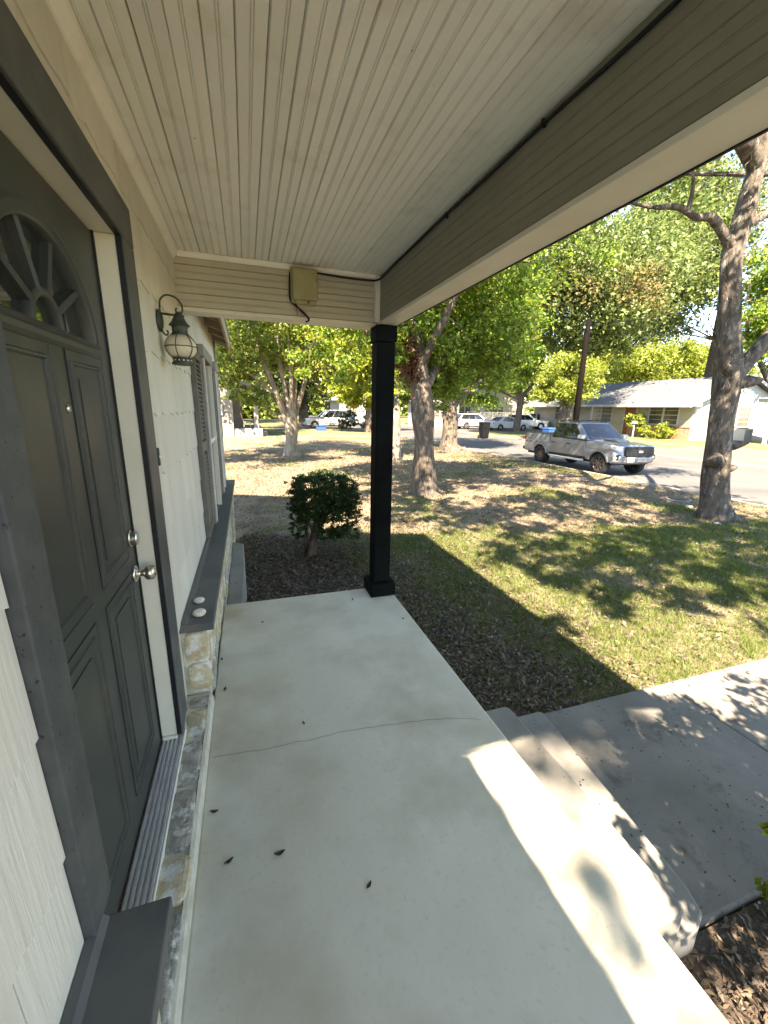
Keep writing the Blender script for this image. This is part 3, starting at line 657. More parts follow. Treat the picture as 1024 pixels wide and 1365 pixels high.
def tree(name, label, cat, trunk, limbs, crowns, leaf, lm, bm_, seed, group=None, clump=.16, shell=.5, twigs=.4, flare=.5, flat=.3, extra=None, amp=.10, droop=0, div=120):
    rng = np.random.default_rng(seed); t = empty(name, trunk[0][:3]); tag(t, label, cat, group)
    base = Vector(trunk[0][:3]); t.location = (0, 0, 0)
    mb = MB(); rough_tube(mb, trunk, 16, seed, amp, flare)
    mb.build('trunk', bm_, t, smooth=True)
    for i, lb in enumerate(limbs):
        m2 = MB(); rough_tube(m2, lb, 10, seed+i+1, amp*.8); m2.build('limb', bm_, t, smooth=True)
    allp = []; tw = MB(); src = [Vector(p[:3]) for lb in limbs for p in lb[1:]] + [Vector(p[:3]) for p in trunk[len(trunk)//2:]]
    for c, n in crowns:
        P, cc = crown_points(c, n, rng, clump, shell, droop=droop, div=div); allp.append(P)
        for q in cc[:int(len(cc)*twigs)]:
            q = Vector(q); s = min(src, key=lambda p: (p-q).length)
            mid = s.lerp(q, .5)+Vector(rng.normal(size=3))*.12*(q-s).length; d = (q-s).length
            tw.tube([s, mid, q], [.006+.009*d, .004+.005*d, .004], 5)
    if tw.v: tw.build('branches', bm_, t, smooth=True)
    V, F = leaves(np.concatenate(allp), leaf, rng, flat)
    npmesh('crown', V, F, lm, t)
    return t

# --- yard trees
tree('yard_tree', 'thick-barked green tree on the lawn just right of the porch post', 'tree',
     [(4.02, 8.95, -.5, .36), (3.99, 8.95, -.25, .30), (3.95, 8.92, .3, .25), (3.90, 8.9, 1.0, .235), (3.82, 8.9, 1.7, .25), (3.74, 8.9, 2.3, .22), (3.65, 8.95, 3.0, .16), (3.5, 9.0, 4.2, .10)],
     [[(3.80, 8.9, 1.9, .13), (4.4, 9.2, 2.7, .10), (5.0, 9.5, 3.4, .07), (5.8, 9.8, 4.4, .04)], [(3.78, 8.9, 2.0, .12), (3.1, 9.4, 2.9, .09), (2.3, 9.8, 3.6, .06), (1.6, 10.2, 4.2, .03)], [(3.7, 8.9, 2.4, .12), (4.0, 8.3, 3.4, .08), (4.3, 7.8, 4.4, .04)]],
     [((5.2, 9.6, 3.5, 1.7, 1.6, 1.5), 19000), ((3.5, 9.3, 4.3, 2.4, 2.0, 1.5), 18000), ((2.2, 10.0, 3.0, 1.1, 1.2, 1.0), 4500), ((4.3, 9.6, 2.2, .9, .9, .7), 3500), ((4.6, 8.2, 5.0, 2.4, 2.0, 1.3), 6000), ((6.4, 10.3, 3.3, 1.0, 1.2, 1.1), 5000), ((3.1, 8.7, 2.75, .55, .5, .5), 1000)],
     .095, M['leaf1'], M['bark1'], 41, clump=.115, shell=.2, amp=.13, div=130)
rng = np.random.default_rng(5)
P = rng.normal(size=(420, 3))*np.array([.11, .11, .26])+np.array([3.42, 8.72, 2.55]); V, F = leaves(P, .12, rng, -.2)
tag(npmesh('dead_leaf_cluster', V, F, M['hangdead'], bpy.data.objects['yard_tree']), kind='stuff')
tree('large_ash_tree', 'tall gnarled grey tree with forked trunk by the kerb at right', 'tree',
     [(8.76, 5.42, -.5, 0.324), (8.70, 5.42, -.28, 0.270), (8.58, 5.42, .1, 0.230), (8.42, 5.4, .9, 0.203), (8.32, 5.4, 1.7, 0.194), (8.26, 5.4, 2.3, 0.211), (8.06, 5.4, 2.9, 0.171), (7.86, 5.4, 3.5, 0.149), (7.74, 5.4, 4.1, 0.149), (7.82, 5.4, 4.6, 0.135), (7.92, 5.4, 5.5, 0.122), (8.1, 5.4, 6.6, 0.099), (8.4, 5.5, 8.2, 0.054)],
     [[(8.30, 5.4, 2.05, .16), (8.62, 5.38, 2.48, .135), (9.0, 5.3, 3.0, .12), (9.6, 5.2, 3.9, .10), (10.2, 5.1, 5.2, .09), (10.6, 5.0, 6.6, .05)],
      [(7.74, 5.4, 4.2, .10), (7.42, 5.4, 4.40, .08), (7.12, 5.4, 4.56, .065), (6.8, 5.4, 4.52, .055), (6.4, 5.4, 4.60, .045), (5.85, 5.4, 4.52, .03), (5.3, 5.5, 4.58, .012)], [(6.6, 5.4, 4.57, .035), (6.5, 5.3, 4.85, .025), (6.2, 5.2, 5.2, .01)],
      [(7.84, 5.4, 5.4, .13), (7.55, 5.35, 5.52, .13), (7.25, 5.3, 5.62, .12), (7.05, 5.3, 5.70, .11)],
      [(7.76, 5.4, 4.5, .09), (8.2, 5.4, 4.72, .07), (8.8, 5.5, 5.0, .05), (9.4, 5.6, 5.6, .02)],
      [(7.9, 5.4, 5.9, .09), (7.2, 5.9, 7.0, .06), (6.6, 6.4, 8.2, .03)]],
     [((8.4, 5.6, 9.4, 3.6, 3.2, 2.0), 9000), ((10.8, 5.0, 7.8, 2.2, 2.0, 1.5), 5000), ((6.6, 6.2, 8.6, 1.8, 1.8, 1.1), 3500), ((9.0, 8.8, 8.0, 3.0, 2.4, 1.4), 4500)],
     .13, M['leaf2'], M['bark2'], 43, clump=.13, shell=.3, flare=.35, amp=.12)
ash = bpy.data.objects['large_ash_tree']
# burls, stubs and clinging dead vines on the big trunk
for (x, y, z, r) in ((8.66, 5.16, 2.12, .10), (8.14, 5.2, .72, .13), (8.72, 5.2, 1.0, .08), (7.98, 5.22, 2.3, .10), (8.6, 5.2, .55, .09)):
    m2 = MB(); rough_tube(m2, [(8.4, 5.42, z, r*1.2), (x*.6+8.4*.4, y*.6+5.42*.4, z+.02, r*1.15), (x, y, z+.05, r*.7), (x+(x-8.4)*.3, y-.03, z+.07, r*.25)], 10, int(z*100), .12); m2.build('burl', M['bark2'], ash, smooth=True)
rs = random.Random(8); vn = MB()
for i in range(46):
    z = rs.uniform(1.9, 5.2); cx = 8.24 if z < 2.4 else (8.05-(z-2.9)*.25 if z < 4.1 else 7.75); a = rs.uniform(math.pi, 2*math.pi); p = [(cx+.24*math.cos(a), 5.4+.24*math.sin(a), z)]
    for k in range(4):
        q = p[-1]; p.append((q[0]+rs.uniform(-.10, .10), q[1]+rs.uniform(-.04, .02), q[2]+rs.uniform(-.15, .15)))
    vn.tube(p, [.006, .006, .005, .004, .002], 5)
tag(vn.build('clinging_twigs', M['bark3'], ash, smooth=True), kind='stuff')
tree('multistem_tree', 'pale multi-stemmed tree in front of the neighbouring house', 'tree',
     [(1.74, 17.6, -.5, .32), (1.7, 17.6, -.2, .26), (1.72, 17.6, .5, .25), (1.72, 17.6, 1.1, .24), (1.9, 17.7, 2.2, .13), (2.05, 17.7, 3.6, .10), (2.2, 17.7, 5.4, .05)],
     [[(1.66, 17.6, .7, .16), (1.35, 17.5, 1.6, .13), (1.0, 17.4, 2.6, .10), (.55, 17.3, 3.7, .07), (.1, 17.2, 5.0, .04)], [(1.72, 17.6, .9, .14), (1.55, 17.6, 2.2, .10), (1.35, 17.6, 3.6, .08), (1.2, 17.6, 5.2, .05)],
      [(1.78, 17.6, .9, .14), (2.15, 17.8, 1.9, .10), (2.6, 18.0, 3.2, .08), (3.0, 18.2, 4.8, .04)], [(1.74, 17.6, 1.0, .12), (1.78, 17.4, 2.6, .08), (1.7, 17.2, 4.4, .05)], [(1.2, 17.45, 2.0, .07), (.4, 17.1, 2.6, .05), (-.4, 16.8, 3.2, .03)], [(1.66, 17.6, .75, .08), (1.1, 17.8, 1.3, .05), (.5, 18, 1.6, .02)]],
     [((.6, 17.3, 4.3, 2.0, 1.8, 1.6), 7000), ((2.4, 17.9, 4.6, 2.0, 1.8, 1.6), 6500), ((-.5, 16.8, 3.2, 1.0, 1.0, .8), 2600), ((3.2, 18.3, 3.0, 1.0, 1.0, .8), 2200), ((1.3, 17.5, 6.6, 3.2, 3, 1.6), 6000), ((.2, 17.6, 2.2, .9, .8, .6), 1500)],
     .14, M['leaf3'], M['bark3'], 47, clump=.15, shell=.3, twigs=.5)
tree('roadside_oak', 'dark-trunked oak near the road, second lawn tree past the post', 'tree',
     [(9.85, 19.1, -.5, .55), (9.8, 19.1, -.2, .43), (9.8, 19.1, .6, .38), (9.75, 19.1, 1.6, .36), (9.7, 19.1, 2.4, .28), (9.7, 19.1, 4, .2), (9.6, 19.1, 6, .1)],
     [[(9.75, 19.1, 1.5, .2), (10.5, 19.0, 2.4, .15), (11.6, 18.9, 3.4, .1), (12.6, 18.9, 4.6, .05)], [(9.75, 19.1, 1.7, .2), (8.9, 19.2, 2.8, .15), (8, 19.4, 4, .08)]],
     [((10.6, 19, 3.6, 2.4, 2, 1.9), 8000), ((8.4, 19.3, 4.8, 2.4, 2, 1.8), 6000), ((12.0, 19, 5.4, 2.6, 2.4, 2.0), 8000), ((9.8, 19, 7.4, 4.2, 3.6, 2.4), 9000)],
     .19, M['leaf1'], M['bark1'], 53, clump=.15, shell=.3)
tree('pale_trunk_tree', 'slender pale-trunked tree mostly hidden behind the porch post', 'tree',
     [(5.5, 15.2, -.5, .25), (5.5, 15.2, 0, .19), (5.45, 15.2, 1.5, .17), (5.3, 15.2, 3, .13), (5.2, 15.3, 5, .08)],
     [[(5.45, 15.2, 1.9, .1), (4.6, 15.3, 3, .07), (3.8, 15.4, 4, .03)]],
     [((4.4, 15.3, 3.8, 2.0, 1.7, 1.5), 8000), ((4.2, 15.6, 2.3, 1.0, 1.0, .8), 3500), ((5.2, 15.3, 5.6, 2.6, 2.2, 1.6), 5000)],
     .15, M['leafbr'], M['bark3'], 59, clump=.15, shell=.3)
# trees out of frame whose shade falls on the lawn and walk
tree('front_yard_tree', 'leafy tree on the front lawn shading the grass and walk', 'tree',
     [(6.6, -4.6, -.5, .42), (6.55, -4.6, 0, .32), (6.4, -4.5, 1.6, .28), (6.1, -4.3, 3.0, .24), (5.8, -4.0, 4.6, .17), (5.6, -3.8, 6.6, .08)],
     [[(6.2, -4.4, 2.6, .15), (5.0, -3.6, 4.0, .11), (4.0, -2.9, 5.2, .07), (3.2, -2.4, 6.2, .03)], [(6.1, -4.3, 3, .14), (7.2, -4.0, 4.5, .1), (8.2, -3.6, 6, .04)], [(5.9, -4.1, 4, .12), (5.6, -2.8, 5.4, .08), (5.4, -1.8, 6.4, .03)], [(4.0, -2.9, 5.2, .06), (3.0, -2.2, 5.9, .04), (1.9, -1.6, 6.6, .02)], [(6, -4.2, 3.6, .12), (6.6, -2, 5.8, .08), (7, .4, 8, .03)], [(5.4, -1.8, 6.2, .06), (4.6, 1.0, 7.0, .05), (3.6, 3.6, 7.3, .03)], [(3.0, -2.2, 5.9, .05), (1.4, .6, 6.7, .04), (.4, 3.2, 7, .02)]],
     [((1.7, -1.3, 6.6, 1.6, 1.5, .7), 2300), ((4.4, -1.2, 6.4, 1.9, 1.6, .7), 3000), ((6.2, -1.5, 6.6, 1.8, 1.6, .8), 2900), ((.6, .9, 6.8, 1.5, 1.4, .7), 2300), ((3.0, .9, 7.0, 1.8, 1.5, .7), 2900), ((5.2, .6, 7.2, 1.8, 1.5, .8), 2900), ((7.2, .4, 8.0, 2.0, 1.5, .8), 2900), ((2.4, -2.5, 6.2, 1.5, 1.0, .5), 1300), ((4.6, -2.7, 6.2, 1.9, 1.1, .5), 2000), ((.9, -2.0, 6.0, .9, .8, .4), 700), ((2.5, 4.2, 7.2, 2.0, 1.7, .8), 3400), ((5.0, 3.6, 7.6, 1.9, 1.7, .8), 3000), ((.2, 3.4, 7.0, 1.6, 1.5, .7), 2300), ((8.2, -2.4, 6.4, 1.7, 1.6, .8), 2400)],
     .15, M['leaf2'], M['bark2'], 61, clump=.105, shell=.05, flare=.4, div=38, twigs=.7)
tree('side_yard_tree', 'tall leafy tree beyond the far corner of the house', 'tree',
     [(-3.2, 12.4, -.5, .4), (-3.2, 12.4, 1, .3), (-3.1, 12.4, 3, .26), (-2.8, 12.4, 5, .2), (-2.6, 12.4, 7.5, .1)],
     [[(-3.1, 12.4, 3, .15), (-1.9, 12.2, 4.6, .1), (-.8, 12, 5.8, .04)], [(-3, 12.4, 3.5, .14), (-3.2, 11.4, 5.2, .1), (-3.2, 10.6, 6.4, .04)]],
     [((-1.0, 12.0, 6.4, 2.2, 2.0, 1.4), 4200), ((-2.8, 12, 7.6, 2.8, 2.6, 1.6), 5000), ((-2.0, 10.4, 6.6, 2.0, 1.8, 1.1), 2600)],
     .15, M['leaf3'], M['bark1'], 67, clump=.14, shell=.25)
# --- trees beyond the road
BG = 'trees beyond the road'
def bgtree(name, label, x, y, h, crowns, leaf, lm, seed, r=.45, g=BG, n=.16, sh=.35, nl=2):
    tree(name, label, 'tree', [(x, y, -.6, r*1.3), (x, y, .2, r), (x+.2, y, h*.45, r*.8), (x+.1, y+.3, h*.75, r*.4), (x, y, h, r*.12)],
         [[(x+.15, y, h*.3, r*.5), (x+h*.16, y-.4, h*.5, r*.35), (x+h*.34, y-.8, h*.62, r*.12)], [(x+.1, y, h*.32, r*.5), (x-h*.17, y+.3, h*.52, r*.33), (x-h*.34, y+.1, h*.66, r*.12)]][:nl],
         crowns, leaf, lm, M['bark1'], seed, g, clump=n, shell=sh, twigs=.25, flare=.2)
bgtree('live_oak', 'broad live oak with browned patch towering over the utility pole', 26.2, 29.6, 13, [((23.7, 26.4, 9.8, 5.6, 4.8, 3.6), 28000), ((20.4, 26.2, 11.2, 4.2, 3.9, 2.9), 16000), ((26.9, 26.6, 12.2, 4.9, 4.4, 3.1), 20000), ((26.4, 28, 7.0, 3.0, 2.4, 1.4), 7000)], .24, M['leafoak'], 71, .6)
bgtree('live_oak', 'tall live oak left of the forked trunk, above the white house', 43.5, 30.2, 19, [((38.5, 32, 15.2, 6.8, 6, 5.2), 26000), ((34.5, 32, 12.6, 4.4, 4.4, 2.8), 10000), ((40, 32, 20.5, 6, 5, 3.4), 11000)], .34, M['leafoak'], 73, .6, nl=0)
bgtree('live_oak', 'live oak standing behind the parked white cars', 27, 52, 16, [((26, 46, 13.2, 6, 5, 5.6), 20000), ((32, 50, 10.0, 4.6, 4, 3.2), 9000), ((21, 44, 14.5, 5, 4.5, 5), 14000)], .36, M['leaf2'], 79, .6)
bgtree('shade_tree', 'yellow-green tree behind the low white house roof', 62, 50, 11, [((60, 47, 8.6, 7.5, 5, 3.0), 15000), ((68, 48, 8.6, 6, 5, 2.8), 10000), ((52, 50, 9.0, 5, 4, 3), 8000)], .42, M['leafyel'], 83, .5)
bgtree('shade_tree', 'dark tree rising far behind the white house', 68, 62, 16, [((64, 58, 13, 8, 6, 5), 13000)], .5, M['leafdark'], 89, .6)
bgtree('shade_tree', 'green tree at the right edge beyond the forked trunk', 47, 27, 14, [((41, 23.5, 8.6, 3.4, 3, 3.0), 12000), ((44, 25, 12.6, 4.2, 3.4, 2.6), 8000), ((50, 27, 9.0, 4, 3.4, 3.6), 9000)], .30, M['leaf1'], 97, .5)
bgtree('shade_tree', 'leafy tree between the white cars and the yellow-green tree', 26, 36, 9, [((25, 34.5, 6.0, 2.6, 2.2, 2.4), 8000), ((25.5, 35, 8.6, 3.4, 3, 2), 7000)], .26, M['leaf1'], 101, .35)
tree('small_yellow_tree', 'small yellow-green tree beside the dark utility pole', 'tree',
     [(21.9, 24.4, -.5, .16), (21.9, 24.4, .5, .12), (21.8, 24.4, 1.6, .11), (21.5, 24.3, 3, .08), (21.3, 24.2, 4.6, .04)],
     [[(21.8, 24.4, 1.6, .07), (22.5, 24.4, 2.6, .05), (23.2, 24.4, 3.6, .02)], [(21.8, 24.4, 1.5, .07), (20.8, 24.4, 2.6, .05), (19.9, 24.4, 3.4, .02)]],
     [((21.2, 24.2, 3.9, 2.2, 1.9, 1.7), 9000), ((19.9, 24.2, 3.1, 1.3, 1.2, 1.0), 3500), ((22.6, 24.4, 4.2, 1.5, 1.3, 1.2), 4000)], .19, M['leafyel'], M['bark2'], 103, clump=.15, shell=.3)
# --- trees on the left, behind the neighbour
bgtree('shade_tree', 'dark evergreen behind the white sport utility vehicle', 6.0, 47, 14, [((5.5, 46, 6.4, 4.0, 3.0, 4.6), 13000), ((5, 46, 11.5, 4, 3, 3.5), 6000)], .34, M['leafdark'], 107, .5, 'trees behind the neighbour')
bgtree('shade_tree', 'bright green tree overhanging the white sport utility vehicle', 10.2, 35.5, 9, [((8.6, 34.5, 5.2, 2.8, 2.4, 2.2), 9000), ((8.4, 34.5, 3.0, 1.7, 1.6, 1.1), 3500), ((11, 36, 7.4, 3.4, 3, 2), 6000)], .22, M['leafbr'], 109, .35, 'trees behind the neighbour')
bgtree('shade_tree', 'light green tree over the neighbouring house roof', -4.0, 34, 12, [((-2.2, 31.5, 6.6, 3.4, 2.6, 2.6), 9000), ((1.5, 36, 8.6, 4.0, 3, 3.4), 9000), ((-1.2, 27.0, 5.2, 1.6, 1.4, 1.6), 3000)], .26, M['leaf3'], 113, .45, 'trees behind the neighbour')
bgtree('shade_tree', 'hazy far tree closing the end of the street', 17, 92, 16, [((16, 88, 9, 9, 5, 6), 9000), ((30, 92, 9, 9, 5, 6), 9000)], .6, M['leaf3'], 127, .6)
bgtree('shade_tree', 'far treetop behind the white-walled house', 44, 72, 16, [((42, 70, 9.5, 8, 5, 5), 9000), ((55, 76, 10, 9, 5, 6), 8000)], .6, M['leaf2'], 131, .6)
bgtree('shade_tree', 'distant dark tree behind the neighbouring house', -10, 55, 15, [((-6, 52, 8, 7, 5, 6), 9000), ((1, 58, 10, 6, 5, 6), 7000)], .5, M['leaf2'], 137, .6)

tree('backyard_tree', 'tall tree behind the house whose shade dapples the steps', 'tree',
     [(-7.5, -9.5, -.5, .45), (-7.5, -9.5, 2, .34), (-7.0, -9.4, 5, .28), (-6.0, -9.0, 8, .18), (-5.0, -8.8, 10.5, .08)], [[(-6.8, -9.3, 5.5, .14), (-5.2, -8.9, 8, .1), (-3.8, -8.5, 10.2, .04)]],
     [((-3.7, -8.5, 10.9, 1.7, 1.5, 1.0), 1500), ((-6.2, -9, 11.5, 2.4, 2.2, 1.6), 2600)], .21, M['leaf3'], M['bark1'], 69, clump=.10, shell=.2, div=45)
# a wood far off that reads as one mass
rng = np.random.default_rng(400); PP = []
for (xa, ya, xb, yb, n, h) in ((-70, 95, 60, 120, 22000, 11), (60, 120, 150, 90, 14000, 14), (95, 95, 120, 10, 12000, 13), (-70, 95, -60, 40, 6000, 11), (-30, 62, 5, 78, 9000, 8), (5, 110, 26, 118, 5000, 6)):
    t = rng.random(n); hh = h*(.55+.45*vnoise(t*40+xa, t*9, 2.1, 31)+.15*vnoise(t*90, t, 1.3, 33)); z = hh*rng.random(n)**.8
    x = xa+(xb-xa)*t+rng.normal(size=n)*2.2; y = ya+(yb-ya)*t+rng.normal(size=n)*2.2; PP.append(np.stack([x, y, z-.6], 1))
V, F = leaves(np.concatenate(PP), 1.0, rng, .2, .8)
o = npmesh('far_wood', V, F, M['leaf3']); tag(o, 'distant wood closing the view behind the houses', 'trees', kind='stuff')

# --- shrubs
def shrub(name, label, c, n, leaf, lm, seed, stems, group=None, clump=.12, shell=.72, cat='shrub', boxy=0.0):
    rng = np.random.default_rng(seed); t = empty(name); tag(t, label, cat, group)
    if stems:
        sm = MB()
        for s in stems: rough_tube(sm, s, 8, seed, .12)
        sm.build('stem', M['barkbush'], t, smooth=True)
    P = np.concatenate([crown_points(cc, nn, rng, clump, shell, nc=max(6, nn//28), boxy=boxy)[0] for cc, nn in ([c] if isinstance(c, tuple) else c)])
    P = P[P[:, 2] > GZ+.02]
    V, F = leaves(P, leaf, rng, .25); npmesh('foliage', V, F, lm, t); return t
BX, BY = .92, 5.35
shrub('clipped_bush', 'dark clipped round-topped bush on bare stem beside the porch end', [((BX, BY, .44, .47, .47, .30), 26000), ((BX, BY, .28, .50, .50, .26), 8000), ((BX, BY, .46, .53, .53, .36), 900), ((BX+.16, BY+.05, .02, .34, .36, .26), 8000), ((BX-.34, BY+.05, .04, .12, .2, .26), 1800)], 0, .027, M['leafbush'], 151,
      [[(BX-.24, BY-.06, GZ-.05, .050), (BX-.19, BY-.05, -.25, .040), (BX-.12, BY-.02, 0, .035), (BX-.08, BY, .22, .026), (BX-.05, BY, .5, .010)], [(BX-.16, BY-.02, GZ-.05, .034), (BX-.12, BY, -.2, .028), (BX-.02, BY+.04, .1, .022), (BX+.1, BY+.05, .4, .008)], [(BX-.27, BY-.0, GZ-.05, .03), (BX-.25, BY-.02, -.2, .024), (BX-.24, BY-.02, .1, .02), (BX-.25, BY, .4, .008)], [(BX-.15, BY-.04, -.1, .04), (BX+.02, BY-.02, .12, .028), (BX+.16, BY, .38, .012)], [(BX-.14, BY-.03, -.06, .03), (BX-.28, BY-.03, .15, .022), (BX-.34, BY, .4, .01)], [(BX-.10, BY-.02, .05, .025), (BX+.1, BY-.1, .3, .016), (BX+.25, BY-.1, .45, .008)]], clump=.055, shell=.84, boxy=.75)
shrub('walkside_shrub', 'leafy green shrub at the right edge of the mulch bed', [((1.0, -.72, 1.5, .30, .32, .46), 2200), ((1.32, -.62, 1.5, .30, .34, .5), 2600), ((1.72, -.55, 1.45, .45, .42, .62), 4600), ((2.5, -.6, 1.45, .6, .45, .66), 5200), ((3.3, -.6, 1.2, .55, .42, .55), 3600), ((2.1, -.4, .9, .5, .35, .4), 1800),  ((2.12, .72, -.2, .10, .10, .14), 260), ((1.88, .58, -.27, .10, .09, .12), 200)], 0, .062, M['leafbr'], 157,
      [[(2.3, -.55, GZ-.05, .04), (2.1, -.55, .4, .03), (1.8, -.55, 1.3, .012)], [(2.4, -.5, GZ-.05, .03), (2.4, -.1, -.25, .02), (2.12, .7, -.2, .006)], [(2.4, -.6, GZ-.05, .04), (2.5, -.6, .5, .03), (2.5, -.6, 1.5, .012)], [(2.5, -.6, GZ-.05, .04), (2.9, -.6, .4, .025), (3.3, -.6, 1.2, .01)], [(2.2, -.4, GZ-.05, .02), (2.1, 0, -.25, .012), (1.88, .56, -.27, .005)]], clump=.10, shell=.3)
shrub('house_shrub', 'round light-green shrub just right of the orange house door', ((32.9, 28.5, 1.05, .8, .75, .65), 1400), 1400, .2, M['leafyel'], 163, [[(32.9, 28.5, -.5, .08), (32.9, 28.5, .8, .06)]], 'shrubs before the white house')
shrub('house_shrub', 'bright green mounded shrub below the double window of the house', ((33.0, 25.9, .15, 1.0, .8, .65), 1600), 1600, .17, M['leafbr'], 167, [[(33, 25.9, -.5, .06), (33, 25.9, .2, .03)]], 'shrubs before the white house')
shrub('house_shrub', 'smallest green shrub between the two larger house shrubs', ((33.1, 27.6, .1, .55, .5, .55), 900), 900, .15, M['leafbr'], 173, [[(33.1, 27.6, -.5, .05), (33.1, 27.6, .2, .03)]], 'shrubs before the white house')
shrub('house_shrub', 'green shrub left of the orange door, behind the pickup hood', ((32.6, 31.9, .3, .5, .45, .55), 900), 900, .16, M['leafbr'], 179, [[(32.6, 31.9, -.5, .05), (32.6, 31.9, .3, .03)]], 'shrubs before the white house')
shrub('driveway_hedge', 'dark rounded hedge beside the tail of the white vehicle', ((9.5, 39.2, .5, .55, .55, .9), 1500), 1500, .14, M['leafdark'], 181, [[(9.5, 39.2, -.5, .05), (9.5, 39.2, .6, .03)]], 'dark hedges by the driveway')
shrub('driveway_hedge', 'dark narrow hedge in front of the vehicle rear door', ((8.5, 38.7, .35, .38, .4, .75), 1100), 1100, .13, M['leafdark'], 191, [[(8.5, 38.7, -.5, .05), (8.5, 38.7, .5, .03)]], 'dark hedges by the driveway')
shrub('driveway_hedge', 'dark low hedge right of the vehicle, close to the porch post', ((11.0, 38.6, .25, .7, .5, .75), 1300), 1300, .14, M['leafdark'], 193, [[(11, 38.6, -.5, .05), (11, 38.6, .4, .03)]], 'dark hedges by the driveway')

# --- grass, straw and litter
def scatter(n, x0, x1, y0, y1, rng): return rng.uniform(x0, x1, n), rng.uniform(y0, y1, n)
def inpoly(x, y, poly):
    ins = np.zeros(len(x), bool); n = len(poly)
    for i in range(n):
        xa, ya = poly[i]; xb, yb = poly[(i+1) % n]
        c = ((ya > y) != (yb > y)) & (x < (xb-xa)*(y-ya)/(yb-ya+1e-12)+xa); ins ^= c
    return ins
def blades(x, y, h, w, rng, lean=.5, z=GZ):
    n = len(x); a = rng.uniform(0, 2*math.pi, n); b = rng.uniform(0, 2*math.pi, n); ln_ = h*lean*rng.uniform(.2, 1.4, n)
    V = np.empty((n, 3, 3)); zz = np.full(n, z-.005)
    V[:, 0] = np.stack([x-np.cos(a)*w, y-np.sin(a)*w, zz], 1); V[:, 1] = np.stack([x+np.cos(a)*w, y+np.sin(a)*w, zz], 1)
    V[:, 2] = np.stack([x+np.cos(b)*ln_, y+np.sin(b)*ln_, z+h*rng.uniform(.5, 1.1, n)], 1)
    return V.reshape(-1, 3), np.arange(n*3).reshape(n, 3)
rng = np.random.default_rng(77)
def lawn_field(n, x0, x1, y0, y1):
    x, y = scatter(n, x0, x1, y0, y1, rng)
    ok = ~((x < 1.13) & (y < 3.28)) & ~((y < 1.875) & (y > .69)) & ~((x < 1.7) & (y < 1.9)) & ~((x < -.2) & (y < 6.8)) & (y > 1.8)
    return x[ok], y[ok]
def gdens(x, y): return .55*vnoise(x, y, 1.9, 1)+.3*vnoise(x, y, .75, 2)+.15*vnoise(x, y, .3, 3)
def field_bias(x, y):  # greener in the near right part of the lawn, drier towards the far left
    return .06*np.clip((x-1.5)/3, -1, 1) - .17*np.clip((y-4.2)/3, 0, 1)
M['grass'] = leafmat('grass_green', (.075, .115, .022), (.20, .245, .06), .35)
M['straw'] = leafmat('grass_dry', (.24, .18, .10), (.46, .375, .235), .25)
M['litter'] = leafmat('leaf_litter', (.045, .032, .022), (.30, .23, .165), .1)
GV, GF, DV, DF = [], [], [], []; ng = nd = 0
for (n, x0, x1, y0, y1, h, w) in ((150000, 1.0, 6.5, 1.85, 6.0, .055, .0028), (110000, -.3, 11.0, 4.5, 12.0, .06, .0055), (60000, 5.0, 11.05, 1.85, 8.0, .06, .005), (70000, -6, 11.05, 12, 30.9, .07, .012)):
    x, y = lawn_field(n, x0, x1, y0, y1); d = gdens(x, y)+field_bias(x, y); bed = inpoly(x, y, BED); u = rng.random(len(x))
    gr = (d > .53+.22*(u-.5)) & (~bed | (u < .16)) & (u < .75); dr_ = ~gr & (~bed | (u < .02)) & (u < .45)
    V, F = blades(x[gr], y[gr], h*rng.uniform(.6, 1.5, gr.sum()), w, rng, .7); GV.append(V); GF.append(F+ng); ng += len(V)
    V, F = blades(x[dr_], y[dr_], h*.6*rng.uniform(.5, 1.4, dr_.sum()), w, rng, 1.3); DV.append(V); DF.append(F+nd); nd += len(V)
o = npmesh('green_grass', np.concatenate(GV), np.concatenate(GF), M['grass']); tag(o, 'patches of green grass across the front lawn', 'grass', kind='stuff')
o = npmesh('dry_grass', np.concatenate(DV), np.concatenate(DF), M['straw']); tag(o, 'straw-coloured dry grass across the front lawn', 'grass', kind='stuff')
# taller tufts
x, y = lawn_field(2600, 1.2, 9, 1.9, 9); k = rng.random(len(x)) < np.clip((gdens(x, y)+field_bias(x, y)-.40)*4, .06, 1); x, y = x[k], y[k]
tx = np.repeat(x, 22)+rng.normal(size=len(x)*22)*.028; ty = np.repeat(y, 22)+rng.normal(size=len(x)*22)*.028; k = (ty > 1.9); tx, ty = tx[k], ty[k]
V, F = blades(tx, ty, .075*rng.uniform(.5, 1.5, len(tx)), .0032, rng, .8); o = npmesh('grass_tufts', V, F, M['grass']); tag(o, 'taller green grass tufts dotted over the near lawn', 'grass', kind='stuff')
